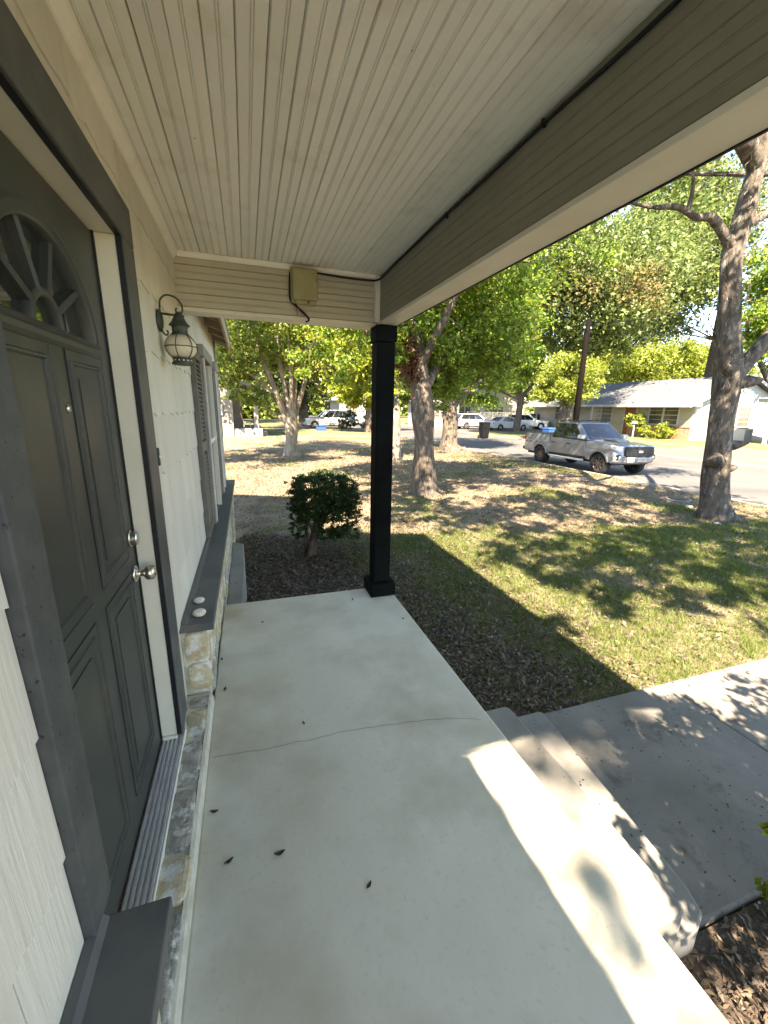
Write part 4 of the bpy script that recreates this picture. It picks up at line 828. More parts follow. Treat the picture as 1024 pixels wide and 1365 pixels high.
# litter: bed dense, lawn sparse
x, y = scatter(52000, -.16, 2.9, 1.8, 6.9, rng); ok = (inpoly(x, y, BED) | ((rng.random(len(x)) < .30) & (x > 1.15) & (y > 1.9))) & ~((x < 1.12) & (y < 3.26)); x, y = x[ok], y[ok]
P = np.stack([x, y, GZ+.012+rng.random(len(x))*.03], 1); V1, F1 = leaves(P, .036, rng, 1.2, .36)
x, y = lawn_field(60000, -4, 11, 2, 20); P = np.stack([x, y, GZ+.01+rng.random(len(x))*.03], 1); V2, F2 = leaves(P, .045, rng, 1.2, .5)
x, y = scatter(16000, 1.12, 4.5, -.6, .69, rng); ok = ~((x < 1.68) & (y > .66)); x, y = x[ok], y[ok]; P = np.stack([x, y, GZ+.025+rng.random(len(x))*.02], 1); V3, F3 = leaves(P, .032, rng, 1.1, .34)
o = npmesh('leaf_litter', np.concatenate([V1, V2, V3]), np.concatenate([F1, F2+len(V1), F3+len(V1)+len(V2)]), M['litter']); tag(o, 'brown dead leaf litter over the mulch bed and lawn', 'leaf litter', kind='stuff')
# crumbs on the walk and steps
x, y = scatter(1400, 1.70, 6.5, .74, 1.86, rng); k = rng.random(len(x)) < (.22+.5*(vnoise(x, y, .35, 9) > .55)); x, y = x[k], y[k]; P1 = np.stack([x, y, np.full(len(x), GZ+.048)], 1)
x, y = scatter(34, 1.38, 1.65, .7, 1.76, rng); P2 = np.stack([x, y, np.full(len(x), -.284)], 1)
x, y = scatter(8, 1.13, 1.36, .7, 1.7, rng); P3 = np.stack([x, y, np.full(len(x), -.147)], 1)
V, F = leaves(np.concatenate([P1, P2, P3]), .012, rng, 3.0, .6); M['crumb'] = leafmat('dark_debris', (.02, .015, .010), (.07, .05, .035), .05)
o = npmesh('walk_debris', V, F, M['crumb']); tag(o, 'dark acorn and leaf crumbs on the walk and steps', 'debris', kind='stuff')
# single dead leaves on the porch floor
M['fallen'] = mat('fallen_leaf', (.05, .04, .028), (.10, .075, .045), scale=60, rough=.8)
fl_ = [(.02, 1.166, .026, 'curled dark leaf left of the middle of the porch floor'), (.296, .973, .018, 'small black leaf scrap near the middle of the porch floor'), (.183, 1.767, .016, 'tiny leaf beyond the floor crack'), (-.206, 2.151, .022, 'brown leaf against the ledge below the shells'), (-.212, 1.401, .022, 'reddish leaf against the stone ledge by the threshold'), (-.237, 2.455, .018, 'leaf in the corner under the dark sill'), (.022, 2.863, .014, 'leaf crumb near the far end of the porch floor'), (.749, 3.036, .016, 'leaf crumb beside the post base'), (-.151, 1.191, .022, 'dark leaf on the floor just right of the ledge'), (1.04, 2.62, .016, 'dark leaf at the outer edge of the slab')]
for x, y, s, lb in fl_:
    a = rng.uniform(0, 6.28); vs = []
    for i in range(7):
        t = i/6-.5; wd = .34*math.cos(t*2.7)*s; cz = .012*s/.02*(t*t*2.2)+.0015
        s_ = s*.75; px, py = math.cos(a)*t*2*s_, math.sin(a)*t*2*s_
        vs += [(-math.sin(a)*wd+px, math.cos(a)*wd+py, cz+.004), (px, py, cz), (math.sin(a)*wd+px, -math.cos(a)*wd+py, cz+.005)]
    fs = [f for i in range(6) for f in ((i*3, i*3+1, i*3+4, i*3+3), (i*3+1, i*3+2, i*3+5, i*3+4))]
    o = MB().add(vs, fs).build('fallen_leaf', M['fallen'], None, smooth=True); o.location = (x, y, 0); tag(o, lb, 'leaf', 'dead leaves on the porch floor')
# pale rocks and a meter lid near the big tree
for x, y, s, lb in ((9.2, 6.25, .12, 'pale rock lying left of the big trunk base'), (8.3, 5.05, .10, 'pale rock at the near left foot of the big trunk'), (9.35, 4.75, .08, 'small pale rock right of the big trunk base')):
    bm = bmesh.new(); bmesh.ops.create_icosphere(bm, subdivisions=2, radius=s)
    for v in bm.verts: v.co = Vector((v.co.x*1.3, v.co.y, v.co.z*.5))*(1+.2*math.sin(v.co.x*40+x)+.15*math.sin(v.co.y*37))
    me = bpy.data.meshes.new('rock'); bm.to_mesh(me); bm.free(); me.materials.append(M['limegrey']); o = put('rock', me); o.scale = (.65, .65, .65); o.location = (x, y, GZ+s*.2); tag(o, lb, 'rock', 'rocks round the big tree')
ml = empty('meter_lid'); tag(ml, 'dark utility meter lid set in the lawn left of the big trunk', 'utility cover'); ml.location = (9.75, 6.9, GZ)
MB().lathe([(0, -.03), (.22, -.03), (.22, .05), (.20, .06), (0, .06)], (0, 0, 0), n=20).build('lid', M['black'], ml)
MB().lathe([(.23, -.03), (.27, -.03), (.27, .04), (.23, .045)], (0, 0, 0), n=20).build('rim', M['kerb'], ml)
# ================================================================== VEHICLES
def carpaint(name, c, metal=.0, rough=.3):
    m = mat(name, c, rough=rough, metal=metal, spec=.5); b = m.node_tree.nodes['Principled BSDF']
    b.inputs['Coat Weight'].default_value = .6; b.inputs['Coat Roughness'].default_value = .06; return m
M['silver'] = carpaint('silver_paint', (.18, .195, .215), .4, .28)
M['whitecar'] = carpaint('white_paint', (.40, .40, .395))
M['greycar'] = carpaint('grey_paint', (.22, .23, .23), .3)
M['carglass'] = mat('car_glass', (.012, .014, .016), rough=.04, spec=1.0)
M['rubber'] = mat('tyre_rubber', (.014, .014, .014), (.022, .021, .020), scale=20, rough=.85)
M['rim'] = mat('alloy', (.42, .42, .42), rough=.35, metal=.8)
M['rimblack'] = mat('black_alloy', (.16, .13, .12), rough=.35, metal=.7)
M['trimblack'] = mat('black_plastic', (.016, .016, .017), rough=.55)
M['lamp'] = mat('headlamp', (.62, .62, .60), rough=.08, spec=.8)
M['redlamp'] = mat('tail_lamp', (.30, .015, .012), rough=.2)
M['plate'] = mat('licence_plate', (.62, .64, .66), rough=.4)
M['tonneau'] = mat('bed_cover', (.045, .045, .046), rough=.7)
def wheel(t, x, y, r, w, side, rm, spokes=6):
    wh = empty('wheel'); wh.parent = t; wh.location = (x, y, r)
    MB().lathe([(r*.62, -w/2), (r*.90, -w/2), (r*.985, -w*.36), (r, -w*.2), (r, w*.2), (r*.985, w*.36), (r*.90, w/2), (r*.62, w/2), (r*.60, 0), (r*.62, -w/2)], (0, 0, 0), axis=1, n=28, cap=False).build('tyre', M['rubber'], wh, smooth=True)
    s = side*w*.36; q = MB()
    q.lathe([(r*.64, s), (r*.60, s+.01*side), (r*.56, s-.03*side), (r*.55, -s*.3)], (0, 0, 0), axis=1, n=24, cap=False)
    q.lathe([(0, s+.0*side), (r*.16, s), (r*.16, s-.05*side), (0, s-.05*side)], (0, 0, 0), axis=1, n=12)
    for k in range(spokes):
        a = 2*math.pi*k/spokes; ca, sa = math.cos(a), math.sin(a); d = r*.07
        p = [(ca*r*.1-sa*d, ca*d+sa*r*.1), (ca*r*.6-sa*d*1.3, ca*d*1.3+sa*r*.6), (ca*r*.6+sa*d*1.3, -ca*d*1.3+sa*r*.6), (ca*r*.1+sa*d, -ca*d+sa*r*.1)]
        q.prism(p, 1, s-.035*side, s-.005*side)
    q.build('rim', rm, wh)
    MB().lathe([(0, s-.06*side), (r*.54, s-.06*side), (r*.54, s-.08*side), (0, s-.08*side)], (0, 0, 0), axis=1, n=16).build('brake_disc', M['trimblack'], wh)
def arc(cx, cz, r, z0, n=12, rev=False):
    a0 = math.asin(max(-1, min(1, (z0-cz)/r))); pts = [(cx+r*math.cos(math.pi-a0-(math.pi-2*a0)*i/n), cz+r*math.sin(math.pi-a0-(math.pi-2*a0)*i/n)) for i in range(n+1)]
    return pts[::-1] if rev else pts
def loft(prof, ys, fn):
    vs = []; n = len(prof)
    for y in ys: vs += [fn(x, y, z) for x, z in prof]
    fs = [tuple(range(n))[::-1], tuple(range(n*(len(ys)-1), n*len(ys)))]
    for j in range(len(ys)-1):
        for i in range(n): fs.append((j*n+i, j*n+(i+1) % n, (j+1)*n+(i+1) % n, (j+1)*n+i))
    return MB().add(vs, fs)
def vehicle(name, label, sp, loc, rz, group):
    t = empty(name, loc, rz); tag(t, label, 'truck' if sp.get('pick') else ('suv' if sp.get('suv') else 'car'), group)
    w = sp['w']/2; fr, rr_ = sp['fr'], sp['rr']; ax = sp['ax']; R_ = sp['R']; low = sp['low']; pm = sp['paint']
    # lower body outline, front at +x, clockwise from rear bottom; wheel arches cut out
    top = sp['top']; aR = R_*1.20
    prof = [(rr_+.06, low)] + top + [(fr-.05, low)] + arc(ax[0], R_, aR, low, 12, True) + arc(ax[1], R_, aR, low, 12, True)
    def fn(x, y, z):
        k = (abs(y)/w)
        if x > fr-.6: x -= sp.get('nose', .24)*k**3*min(1, (x-(fr-.6))/.5)
        if x < rr_+.35: x += .10*k**3*min(1, ((rr_+.35)-x)/.3)
        if z > sp['belt']-.16 and x > sp['wb']: z -= .045*k**2
        yy = y*(1-.035*max(0, (z-.75)/.5)) if k > .9 else y
        return (x, yy, z)
    loft(prof, [-w, -w*.9, -w*.6, -w*.2, w*.2, w*.6, w*.9, w], fn).build('body', pm, t, bevel=.035, seg=3)
    box('underbody', (rr_+.25, fr-.35, -w+.12, w-.12, low-.10, low+.25), M['trimblack'], t)
    # greenhouse
    b0, b1, t0, t1, zb, zt = sp['gh']; w1, w2 = w*.955, w*.76
    G = [(b0, -w1, zb), (b1, -w1, zb), (b1, w1, zb), (b0, w1, zb), (t0, -w2, zt), (t1, -w2, zt), (t1, w2, zt), (t0, w2, zt)]
    # crowned roof
    cab = MB().add(G + [(t0+.05, 0, zt+.03), (t1-.05, 0, zt+.03), (b0-.02, 0, zb), (b1+.10, 0, zb), ((t0), 0, zt+.015), (t1+.03, 0, zt+.012)],
                   [(0, 1, 5, 4), (3, 7, 6, 2), (4, 5, 13, 12), (12, 13, 6, 7), (1, 11, 13, 5), (11, 2, 6, 13), (3, 10, 12, 7), (10, 0, 4, 12), (0, 10, 11, 1), (10, 3, 2, 11)]).build('cabin', pm, t, bevel=.03, seg=2)
    def P(s, x_b, x_t, f):   # point on the cabin side: s=side, fraction up f
        return Vector((x_b+(x_t-x_b)*f, s*(w1+(w2-w1)*f+.004), zb+(zt-zb)*f))
    def quadpane(name, pts, m, off):
        pts = [Vector(p) for p in pts]; nrm = (pts[1]-pts[0]).cross(pts[2]-pts[0]).normalized()*off
        vs = [p for p in pts]+[p+nrm for p in pts]
        MB().add(vs, [(0, 1, 2, 3), (7, 6, 5, 4), (0, 4, 5, 1), (1, 5, 6, 2), (2, 6, 7, 3), (3, 7, 4, 0)]).build(name, m, t)
    for s in (-1, 1):
        for (xa, xb) in sp['win']:
            fa, fb = (xa-b0)/(b1-b0), (xb-b0)/(b1-b0); ta, tb = t0+(t1-t0)*fa, t0+(t1-t0)*fb
            p = [P(s, xa, ta, .05), P(s, xb, tb, .05), P(s, xb, tb, .88), P(s, xa, ta, .88)]
            c_ = sum((Vector(q) for q in p), Vector())/4
            quadpane('window_trim', [c_+(Vector(q)-c_)*1.10 for q in p], M['trimblack'], -.003*s)
            quadpane('side_window', p, M['carglass'], -.006*s)
        mi = MB().box(b1-.32, b1-.12, s*w1 if s > 0 else -w1-.24, w1+.24 if s > 0 else -w1, zb+.04, zb+.20).build('mirror', pm if not sp.get('pick') else M['whitecar'], t, bevel=.04)
        hx = fr-.20
        MB().prism([(hx-.20, sp['lz']-.03), (hx+.04, sp['lz']-.07), (hx+.035, sp['lz']+.05), (hx-.22, sp['lz']+.09)], 1, s*(w-.34), s*(w+.001)*.985).build('headlight', M['lamp'], t, bevel=.02)
        MB().box(rr_-.012+.10, rr_+.16, s*(w-.22), s*(w+.004), sp['lz']-.05, sp['lz']+.16).build('tail_light', M['redlamp'], t, bevel=.02)
        for (xa, xb) in sp['doors']:
            d_ = MB().box(xa, xb, s*(w-.02), s*(w+.008), low+.10, zb-.06).build('door', pm, t, bevel=.012)
            MB().box(xa+.06, xa+.24, s*(w+.009), s*(w+.035), zb-.20, zb-.165).build('handle', M['trimblack'] if sp.get('pick') else pm, d_, bevel=.008)
        for x in ax:
            wheel(t, x, s*(w-sp['tw']/2-.01), R_, sp['tw'], s, sp['rim'], sp.get('sp', 6))
            fl = [(px, pz) for px, pz in arc(x, R_, aR+.03, low+.0, 14)] + arc(x, R_, aR-.045, low+.0, 14, True)
            MB().prism(fl, 1, s*(w-.05), s*(w+sp.get('flare', .012))).build('wheel_arch', sp.get('archm', pm), t, bevel=.01)
    # screens, front and rear
    def E_(xb, xt, s, f): return Vector((xb+(xt-xb)*f, s*(w1+(w2-w1)*f)*.93, zb+(zt-zb)*f))
    def glassf(name, xb, xt, sgn, bow):
        vs = []; fs = []
        for s in (-1, -.5, 0, .5, 1):
            for f in (.06, .92):
                yy = s*(w1+(w2-w1)*f)*.92; xx = xb+(xt-xb)*f + sgn*(.018 + bow*(1-s*s)*(1-f*.7)); vs.append((xx, yy, zb+(zt-zb)*f+.014*(1-s*s)*f))
        for i in range(4): fs.append((i*2, i*2+2, i*2+3, i*2+1))
        MB().add(vs, fs).build(name, M['carglass'], t, smooth=True)
    glassf('windscreen', b1, t1, 1, .10); glassf('rear_window', b0, t0, -1, .01)
    # grille, bumper, plate
    gz0, gz1 = sp['grille']
    gw = w*.68 if sp.get('pick') else w*.5
    gr = MB().prism([(-gw, gz0+.06), (-gw+.10, gz0), (gw-.10, gz0), (gw, gz0+.06), (gw-.05, gz1), (-gw+.05, gz1)], 0, fr-.12, fr+.012).build('grille', M['trimblack'], t, bevel=.02)
    for k in range(3): box('bar', (fr+.012, fr+.022, -gw+.14, gw-.14, gz0+.06+k*(gz1-gz0-.1)/3, gz0+.085+k*(gz1-gz0-.1)/3), M['tonneau'] if sp.get('pick') else M['greycar'], gr)
    bm_ = loft([(fr-.35, low+.0), (fr-.35, low+.24), (fr-.02, low+.24), (fr+.05, low+.18), (fr+.04, low+.04), (fr-.04, low-.02)], [-w, -w*.85, -w*.5, 0, w*.5, w*.85, w], lambda x, y, z: (x-(.26*(abs(y)/w)**3 if x > fr-.3 else 0), y*1.005, z)).build('bumper', sp.get('bump', pm), t, bevel=.015)
    box('licence_plate', (fr+.055, fr+.065, -.16+sp.get('poff', 0), .16+sp.get('poff', 0), low+.06, low+.22), M['plate'], t)
    if sp.get('pick'):
        for s in (-1, 1):
            MB().lathe([(0, 0), (.055, 0), (.05, .02), (0, .025)], (fr-.12, s*w*.80, low+.19), axis=0, n=14).build('fog_lamp', M['lamp'], t)
            box('fog_housing', (fr-.28, fr-.115, s*w*.80-.11, s*w*.80+.11, low+.10, low+.28), M['trimblack'], t, bevel=.02)
            MB().tube([(-1.0, s*(w+.03), low-.03), (-.9, s*(w+.06), low-.05), (.85, s*(w+.06), low-.05), (.95, s*(w+.03), low-.03)], .04, 8).build('side_step', M['alum'], t, smooth=True)
            MB().tube([(t0+.02, s*w2*.93, zt+.02), (t0+.12, s*w2*.93, zt+.06), (t1-.2, s*w2*.93, zt+.06), (t1-.08, s*w2*.93, zt+.015)], .018, 7).build('roof_rail', M['trimblack'], t, smooth=True)
        for k in range(4): box('roof_bar', (t0+.15+k*.24, t0+.20+k*.24, -w2*.9, w2*.9, zt+.045, zt+.07), M['trimblack'], t)
        for s in (-1, 1):
            box('cab_gap', (b0-.05, b0-.03, min(s*(w-.06), s*(w-.012)), max(s*(w-.06), s*(w-.012))+.0, low+.12, sp['belt']+.02), M['trimblack'], t)
            box('rocker_trim', (-1.05, 1.0, min(s*(w-.1), s*(w+.012)), max(s*(w-.1), s*(w+.012)), low-.02, low+.085), M['trimblack'], t, bevel=.01)
            box('belt_crease', (rr_+.1, 2.1, min(s*(w-.03), s*(w+.006)), max(s*(w-.03), s*(w+.006)), .925, .945), pm, t, bevel=.006)
        box('tailgate', (rr_-.008, rr_+.02, -w+.22, w-.22, .68, 1.2), pm, t, bevel=.01)
        box('lower_grille', (fr-.1, fr+.03, -.5, .5, low+.245, low+.30), M['trimblack'], t)
        box('emblem', (fr+.022, fr+.03, -.09, .09, .86, .93), M['alum'], t, bevel=.01)
        box('bed_cover', (rr_+.10, b0-.06, -w+.09, w-.09, sp['belt']+.03, sp['belt']+.055), M['tonneau'], t, bevel=.01)
        MB().prism([(1.05, 1.21), (1.15, 1.275), (1.75, 1.235), (1.8, 1.16)], 1, -.26, .26).build('hood_scoop', pm, t, bevel=.02)
        MB().tube([(rr_-.02, -w*.9, low+.1), (rr_-.10, -w*.7, low+.1), (rr_-.10, w*.7, low+.1), (rr_-.02, w*.9, low+.1)], .08, 8).build('rear_bumper', M['trimblack'], t, smooth=True)
    return t
truck = dict(pick=True, w=1.92, fr=2.50, rr=-2.82, ax=(1.62, -1.62), R=.395, tw=.27, low=.50, belt=1.22, wb=.9, paint=M['silver'], lz=1.0, sp=8,
             top=[(-2.82, .62), (-2.82, 1.20), (-2.78, 1.26), (-1.06, 1.26), (-1.02, 1.20), (.98, 1.20), (1.7, 1.17), (2.25, 1.11), (2.42, 1.03), (2.50, .80), (2.50, .62)],
             gh=(-1.02, 1.00, -.90, .26, 1.18, 1.80), win=((-.96, -.28), (-.20, .66)), doors=((-.98, -.12), (-.10, .92)), grille=(.72, 1.06), rim=M['rimblack'], flare=.035, bump=M['silver'], poff=-.45)
vehicle('pickup_truck', 'silver crew-cab pickup truck parked along the near kerb', truck, (12.35, 12.62, -.53), -math.pi/2, 'parked vehicles').scale = (.935, .95, .96)
sedan = dict(w=1.80, fr=2.35, rr=-2.40, ax=(1.42, -1.40), R=.33, tw=.21, low=.26, belt=.95, wb=.8, paint=M['whitecar'], lz=.70,
             top=[(-2.40, .45), (-2.40, .85), (-2.30, 1.0), (-1.6, 1.02), (.9, .95), (1.8, .86), (2.2, .76), (2.35, .60), (2.35, .45)],
             gh=(-1.75, 1.05, -.95, .15, .95, 1.42), win=((-1.2, -.42), (-.34, .52)), doors=((-1.02, -.40), (-.38, .78)), grille=(.45, .66), rim=M['rim'])
suv = dict(suv=True, w=1.95, fr=2.45, rr=-2.60, ax=(1.48, -1.46), R=.38, tw=.25, low=.34, belt=1.08, wb=.8, paint=M['whitecar'], lz=.90,
           top=[(-2.60, .5), (-2.60, 1.05), (-2.52, 1.10), (.95, 1.10), (1.8, 1.06), (2.25, .98), (2.42, .80), (2.45, .55)],
           gh=(-2.52, 1.05, -2.28, .25, 1.08, 1.80), win=((-2.2, -1.25), (-1.15, -.30), (-.20, .62)), doors=((-1.2, -.25), (-.23, .85)), grille=(.62, .92), rim=M['rim'])
vehicle('sport_utility_vehicle', 'white sport utility vehicle parked nose-left beyond the multi-stemmed tree', suv, (7.75, 41.6, GZ), math.pi, 'parked vehicles')
suv2 = dict(suv); suv2.update(gh=(-2.4, 1.0, -1.9, .2, 1.04, 1.66))
vehicle('white_car', 'white wagon, leftmost of the cars across the street', suv2, (24.3, 41.5, GZ), 0, 'parked vehicles')
vehicle('white_car', 'white sedan in the middle, behind the dark trash bin', sedan, (26.8, 38.8, GZ), 0, 'parked vehicles')
vehicle('white_car', 'white hatchback angled behind the middle white sedan', suv2, (31.8, 42.2, GZ), -.45, 'parked vehicles')
grey = dict(suv); grey.update(paint=M['greycar'])
vehicle('grey_van', 'grey van, rightmost of the cars across the street', grey, (36.2, 43.4, GZ), -.2, 'parked vehicles')
vehicle('white_car', 'white car far down the road behind the lawn tree', sedan, (13.2, 55, -.53), math.pi/2, 'parked vehicles')

# ================================================================== BUILDINGS
M['hwall'] = mat('white_siding', (.46, .45, .42), (.52, .51, .48), scale=.8, rough=.7, bump=.2, bscale=6, stretch=(1, 1, 8), k=.74)
M['hcream'] = mat('cream_siding', (.42, .37, .28), (.48, .43, .34), scale=.8, rough=.7, bump=.2, bscale=6, stretch=(1, 1, 8), k=.74)
M['hroof'] = mat('grey_roof', (.125, .130, .140), (.165, .170, .18), scale=2.5, rough=.9, bump=.3, bscale=12, k=.74)
M['brick'] = mat('brick_skirt', (.42, .20, .12), (.55, .32, .22), scale=5, rough=.9, bump=.4, bscale=14, k=.74)
M['orange'] = mat('orange_door', (.30, .085, .03), (.38, .12, .05), scale=3, rough=.5, k=.74)
M['curtain'] = mat('window_dark', (.05, .055, .045), (.13, .09, .06), scale=1.2, rough=.15, spec=.8)
M['acgrey'] = mat('ac_grey', (.30, .31, .31), rough=.6)
M['stucco'] = mat('grey_stucco', (.24, .215, .185), (.30, .275, .24), scale=2, rough=.9, bump=.3, bscale=20, k=.74)
M['pole'] = mat('creosote_pole', (.006, .005, .0045), (.011, .009, .008), scale=3, rough=1.0, spec=.0, bump=.4, bscale=20, stretch=(1, 1, .1))
M['binblack'] = mat('bin_black', (.008, .008, .009), rough=.6, spec=.1)
M['binblue'] = mat('bin_blue', (.02, .07, .22), rough=.45)
M['chain'] = mat('chain_fence', (.32, .32, .31), rough=.5, metal=.6)
def hwindow(h, face, u0, u1, z0, z1, at_, two=True):
    """window on a wall: face 'x' (faces -X at x=at_) or 'y' (faces -Y at y=at_)"""
    B = (lambda a, b, c, d, p, q: (at_-q, at_-p, a, b, c, d)) if face == 'x' else (lambda a, b, c, d, p, q: (a, b, at_-q, at_-p, c, d))
    w_ = empty('window'); w_.parent = h
    for a, b in ((u0-.10, u0), (u1, u1+.10)): box('frame', B(a, b, z0-.10, z1+.10, -.02, .07), M['hwall'], w_)
    for a, b in ((z0-.10, z0), (z1, z1+.10)): box('frame', B(u0, u1, a, b, -.02, .07), M['hwall'], w_)
    n = 2 if two else 1; um = (u0+u1)/2
    if two: box('mullion', B(um-.08, um+.08, z0, z1, -.02, .068), M['hwall'], w_)
    for k in range(n):
        a, b = ((u0, um-.08), (um+.08, u1))[k] if two else (u0, u1)
        for c, d in ((z0, (z0+z1)/2-.03), ((z0+z1)/2+.03, z1)): box('pane', B(a, b, c, d, -.01, .012), M['curtain'], w_)
        box('sash_rail', B(a, b, (z0+z1)/2-.03, (z0+z1)/2+.03, -.01, .04), M['hwall'], w_)
        for c, d in ((z0, (z0+z1)/2-.03), ((z0+z1)/2+.03, z1)):
            box('glazing_bar', B(a, b, (c+d)/2-.015, (c+d)/2+.015, -.01, .02), M['hwall'], w_)
HB = empty('white_house'); tag(HB, 'low white house with grey roof and orange door across the street', 'house')
FX, NY, FY, HX = 34.2, 24.3, 44.0, 44.5; hz = 2.75; RX, RZ = 39.4, 4.75
wm = MB().box(FX, FX+.2, NY+.2, FY, .45, hz).build('front_wall', M['hcream'], HB)
MB().box(FX, FX+.2, NY+.2, FY, -.6, .45).build('foundation', M['hcream'], HB)
ge = MB().prism([(FX, -.6), (FX, hz), (RX, RZ-.12), (HX, hz), (HX, -.6)], 1, NY, NY+.2).build('gable_wall', M['hwall'], HB)
box('back_wall', (HX-.2, HX, NY+.2, FY, -.6, hz), M['hwall'], HB)
for k in range(16): box('siding_board', (FX+.01, HX-.01, NY-.018, NY+.0, -.2+k*.185, -.2+k*.185+.165), M['hwall'], ge) if -.2+k*.185 < hz-.2 else None
bs = box('brick_skirt', (FX-.12, FX-.001, NY+.02, 30.2, -.6, .52), M['brick'], HB)
box('rowlock', (FX-.16, FX-.001, NY+.0, 30.2, .521, .60), M['brick'], HB)
rb = MB(); ov = 1.35
e0 = hz-(RZ-hz)/(RX-FX)*ov
rb.add([(FX-ov, NY-.55, e0+.10), (RX, NY-.55, RZ+.10), (RX, FY+.4, RZ+.10), (FX-ov, FY+.4, e0+.10), (FX-ov, NY-.55, e0), (RX, NY-.55, RZ), (RX, FY+.4, RZ), (FX-ov, FY+.4, e0), (HX+.7, NY-.55, e0+.3), (HX+.7, FY+.4, e0+.3), (HX+.7, NY-.55, e0+.2), (HX+.7, FY+.4, e0+.2)],
       [(0, 1, 2, 3), (4, 7, 6, 5), (0, 3, 7, 4), (0, 4, 5, 1), (3, 2, 6, 7), (1, 8, 9, 2), (5, 6, 11, 10), (8, 10, 11, 9), (1, 5, 10, 8), (2, 9, 11, 6)])
hr = rb.build('roof', M['hroof'], HB)
box('fascia', (FX-ov-.03, FX-ov-.002, NY-.56, FY+.4, e0-.10, e0+.12), M['hwall'], hr)
MB().prism([(FX-ov, e0-.12), (RX, RZ-.12), (RX, RZ+.12), (FX-ov, e0+.12)], 1, NY-.60, NY-.56).build('rake_board', M['hwall'], hr)
MB().prism([(RX, RZ-.12), (HX+.7, e0+.08), (HX+.7, e0+.32), (RX, RZ+.12)], 1, NY-.60, NY-.56).build('rake_board', M['hwall'], hr)
MB().prism([(FX-ov+.05, e0-.04), (FX, e0-.04), (FX, hz-.02), (FX-ov+.05, e0-.015)], 1, NY-.5, FY).build('soffit', M['hcream'], hr)
dd = box('door', (FX-.05, FX-.001, 29.6, 30.75, -.3, 2.2), M['orange'], HB)
for a, b in ((29.48, 29.6), (30.75, 30.87)): box('door_trim', (FX-.07, FX-.002, a, b, -.3, 2.3), M['hwall'], HB)
hwindow(HB, 'x', 25.6, 28.2, .75, 2.25, FX); hwindow(HB, 'x', 32.3, 34.9, .75, 2.25, FX); hwindow(HB, 'x', 38.2, 40.2, .8, 2.2, FX)
hwindow(HB, 'y', 39.3, 40.7, .7, 2.2, NY-.02, False)
for y in (33.6,): box('porch_pillar', (FX-ov+.1, FX-ov+.22, y, y+.12, -.5, e0-.02), M['hwall'], HB)
MB().tube([(38, 30, 4.15), (38, 30, 4.75)], .06, 10).build('vent_pipe', M['acgrey'], hr)
AC = empty('air_conditioner'); tag(AC, 'grey air conditioning unit beside the white gable wall', 'air conditioner'); AC.location = (38.6, 23.2, GZ)
box('cabinet', (-.5, .5, -.45, .45, .05, 1.0), M['acgrey'], AC, bevel=.03); box('pad', (-.6, .6, -.55, .55, -.02, .049), M['kerb'], AC)
for k in range(9): box('grille_bar', (-.44, .44, -.462, -.451, .14+k*.09, .165+k*.09), M['trimblack'], AC)
MB().lathe([(.34, 0), (.36, .03), (.30, .05), (0, .05)], (0, 0, 1.0), n=20).build('fan_guard', M['trimblack'], AC)
CP = empty('carport'); tag(CP, 'white carport with braced posts at the right edge of the house', 'carport')
for (x, y) in ((36.6, 20.4), (36.6, 16.6), (43.5, 20.4), (43.5, 16.6)):
    p = box('post', (x, x+.2, y, y+.2, -.6, 2.55), M['hwall'], CP, bevel=.01)
    MB().prism([(y-.0, 1.55), (y-.75, 2.45), (y-.75, 2.55), (y-.0, 1.75)], 0, x+.05, x+.15).build('brace', M['hwall'], p)
MB().box(36.2, 44.3, 15.8, 21.2, 2.56, 2.78).build('fascia_frame', M['hwall'], CP)
MB().prism([(36.0, 2.781), (40.2, 3.35), (44.5, 2.781)], 1, 15.6, 21.4).build('roof', M['hroof'], CP)
box('storage_wall', (38.0, 43.4, 20.9, 21.1, -.6, 2.555), M['hwall'], CP)

NB = empty('neighbouring_house'); tag(NB, 'grey stucco house with small porch behind the multi-stemmed tree', 'house')
box('wall', (-9, -.85, 29.5, 37, -.6, 2.7), M['stucco'], NB); box('porch_wall', (-.84, -.3, 31.6, 37, -.6, 2.7), M['stucco'], NB)
MB().prism([(-5.2, 4.6), (-9.6, 2.75), (-9.6, 2.6), (-5.2, 4.4), (1.6, 2.45), (1.6, 2.62)], 1, 28.9, 37.4).build('roof', M['roofb'], NB)
for y in (29.8, 33.6): 
    MB().prism([(.62-.16, 0), (.62+.16, 0), (.62+.10, 2.35), (.62-.10, 2.35)], 1, y, y+.24).build('porch_pillar', M['stucco'], NB).location = (0, 0, .10)
box('porch_floor', (-.83, 1.0, 29.6, 36, -.6, .09), M['kerb'], NB, bevel=.02); box('porch_step', (1.001, 1.35, 30.6, 32.4, -.6, -.16), M['kerb'], NB, bevel=.02)
hwindow(NB, 'x', 33, 34.6, .9, 2.1, 0.0) if False else None
box('front_door', (-.32, -.26, 32.1, 33.0, .1, 2.15), M['orange'], NB); 
mb_ = box('electric_meter', (-1.75, -1.45, 29.38, 29.5, .95, 1.6), M['acgrey'], NB, bevel=.03)
MB().tube([(-1.6, 29.44, 1.6), (-1.6, 29.44, 2.6)], .03, 8).build('conduit', M['acgrey'], NB); MB().tube([(-1.6, 29.44, .95), (-1.6, 29.44, -.4)], .025, 8).build('conduit', M['acgrey'], NB)
ch = empty('porch_chair'); tag(ch, 'brown wooden chair leaning on the neighbouring porch', 'chair'); ch.location = (.0, 30.3, .09)
box('seat', (-.25, .25, -.22, .22, .38, .43), M['rafter'], ch); MB().prism([(-.25, .43), (-.20, .43), (-.36, 1.05), (-.42, 1.03)], 1, -.2, .2).build('backrest', M['rafter'], ch)
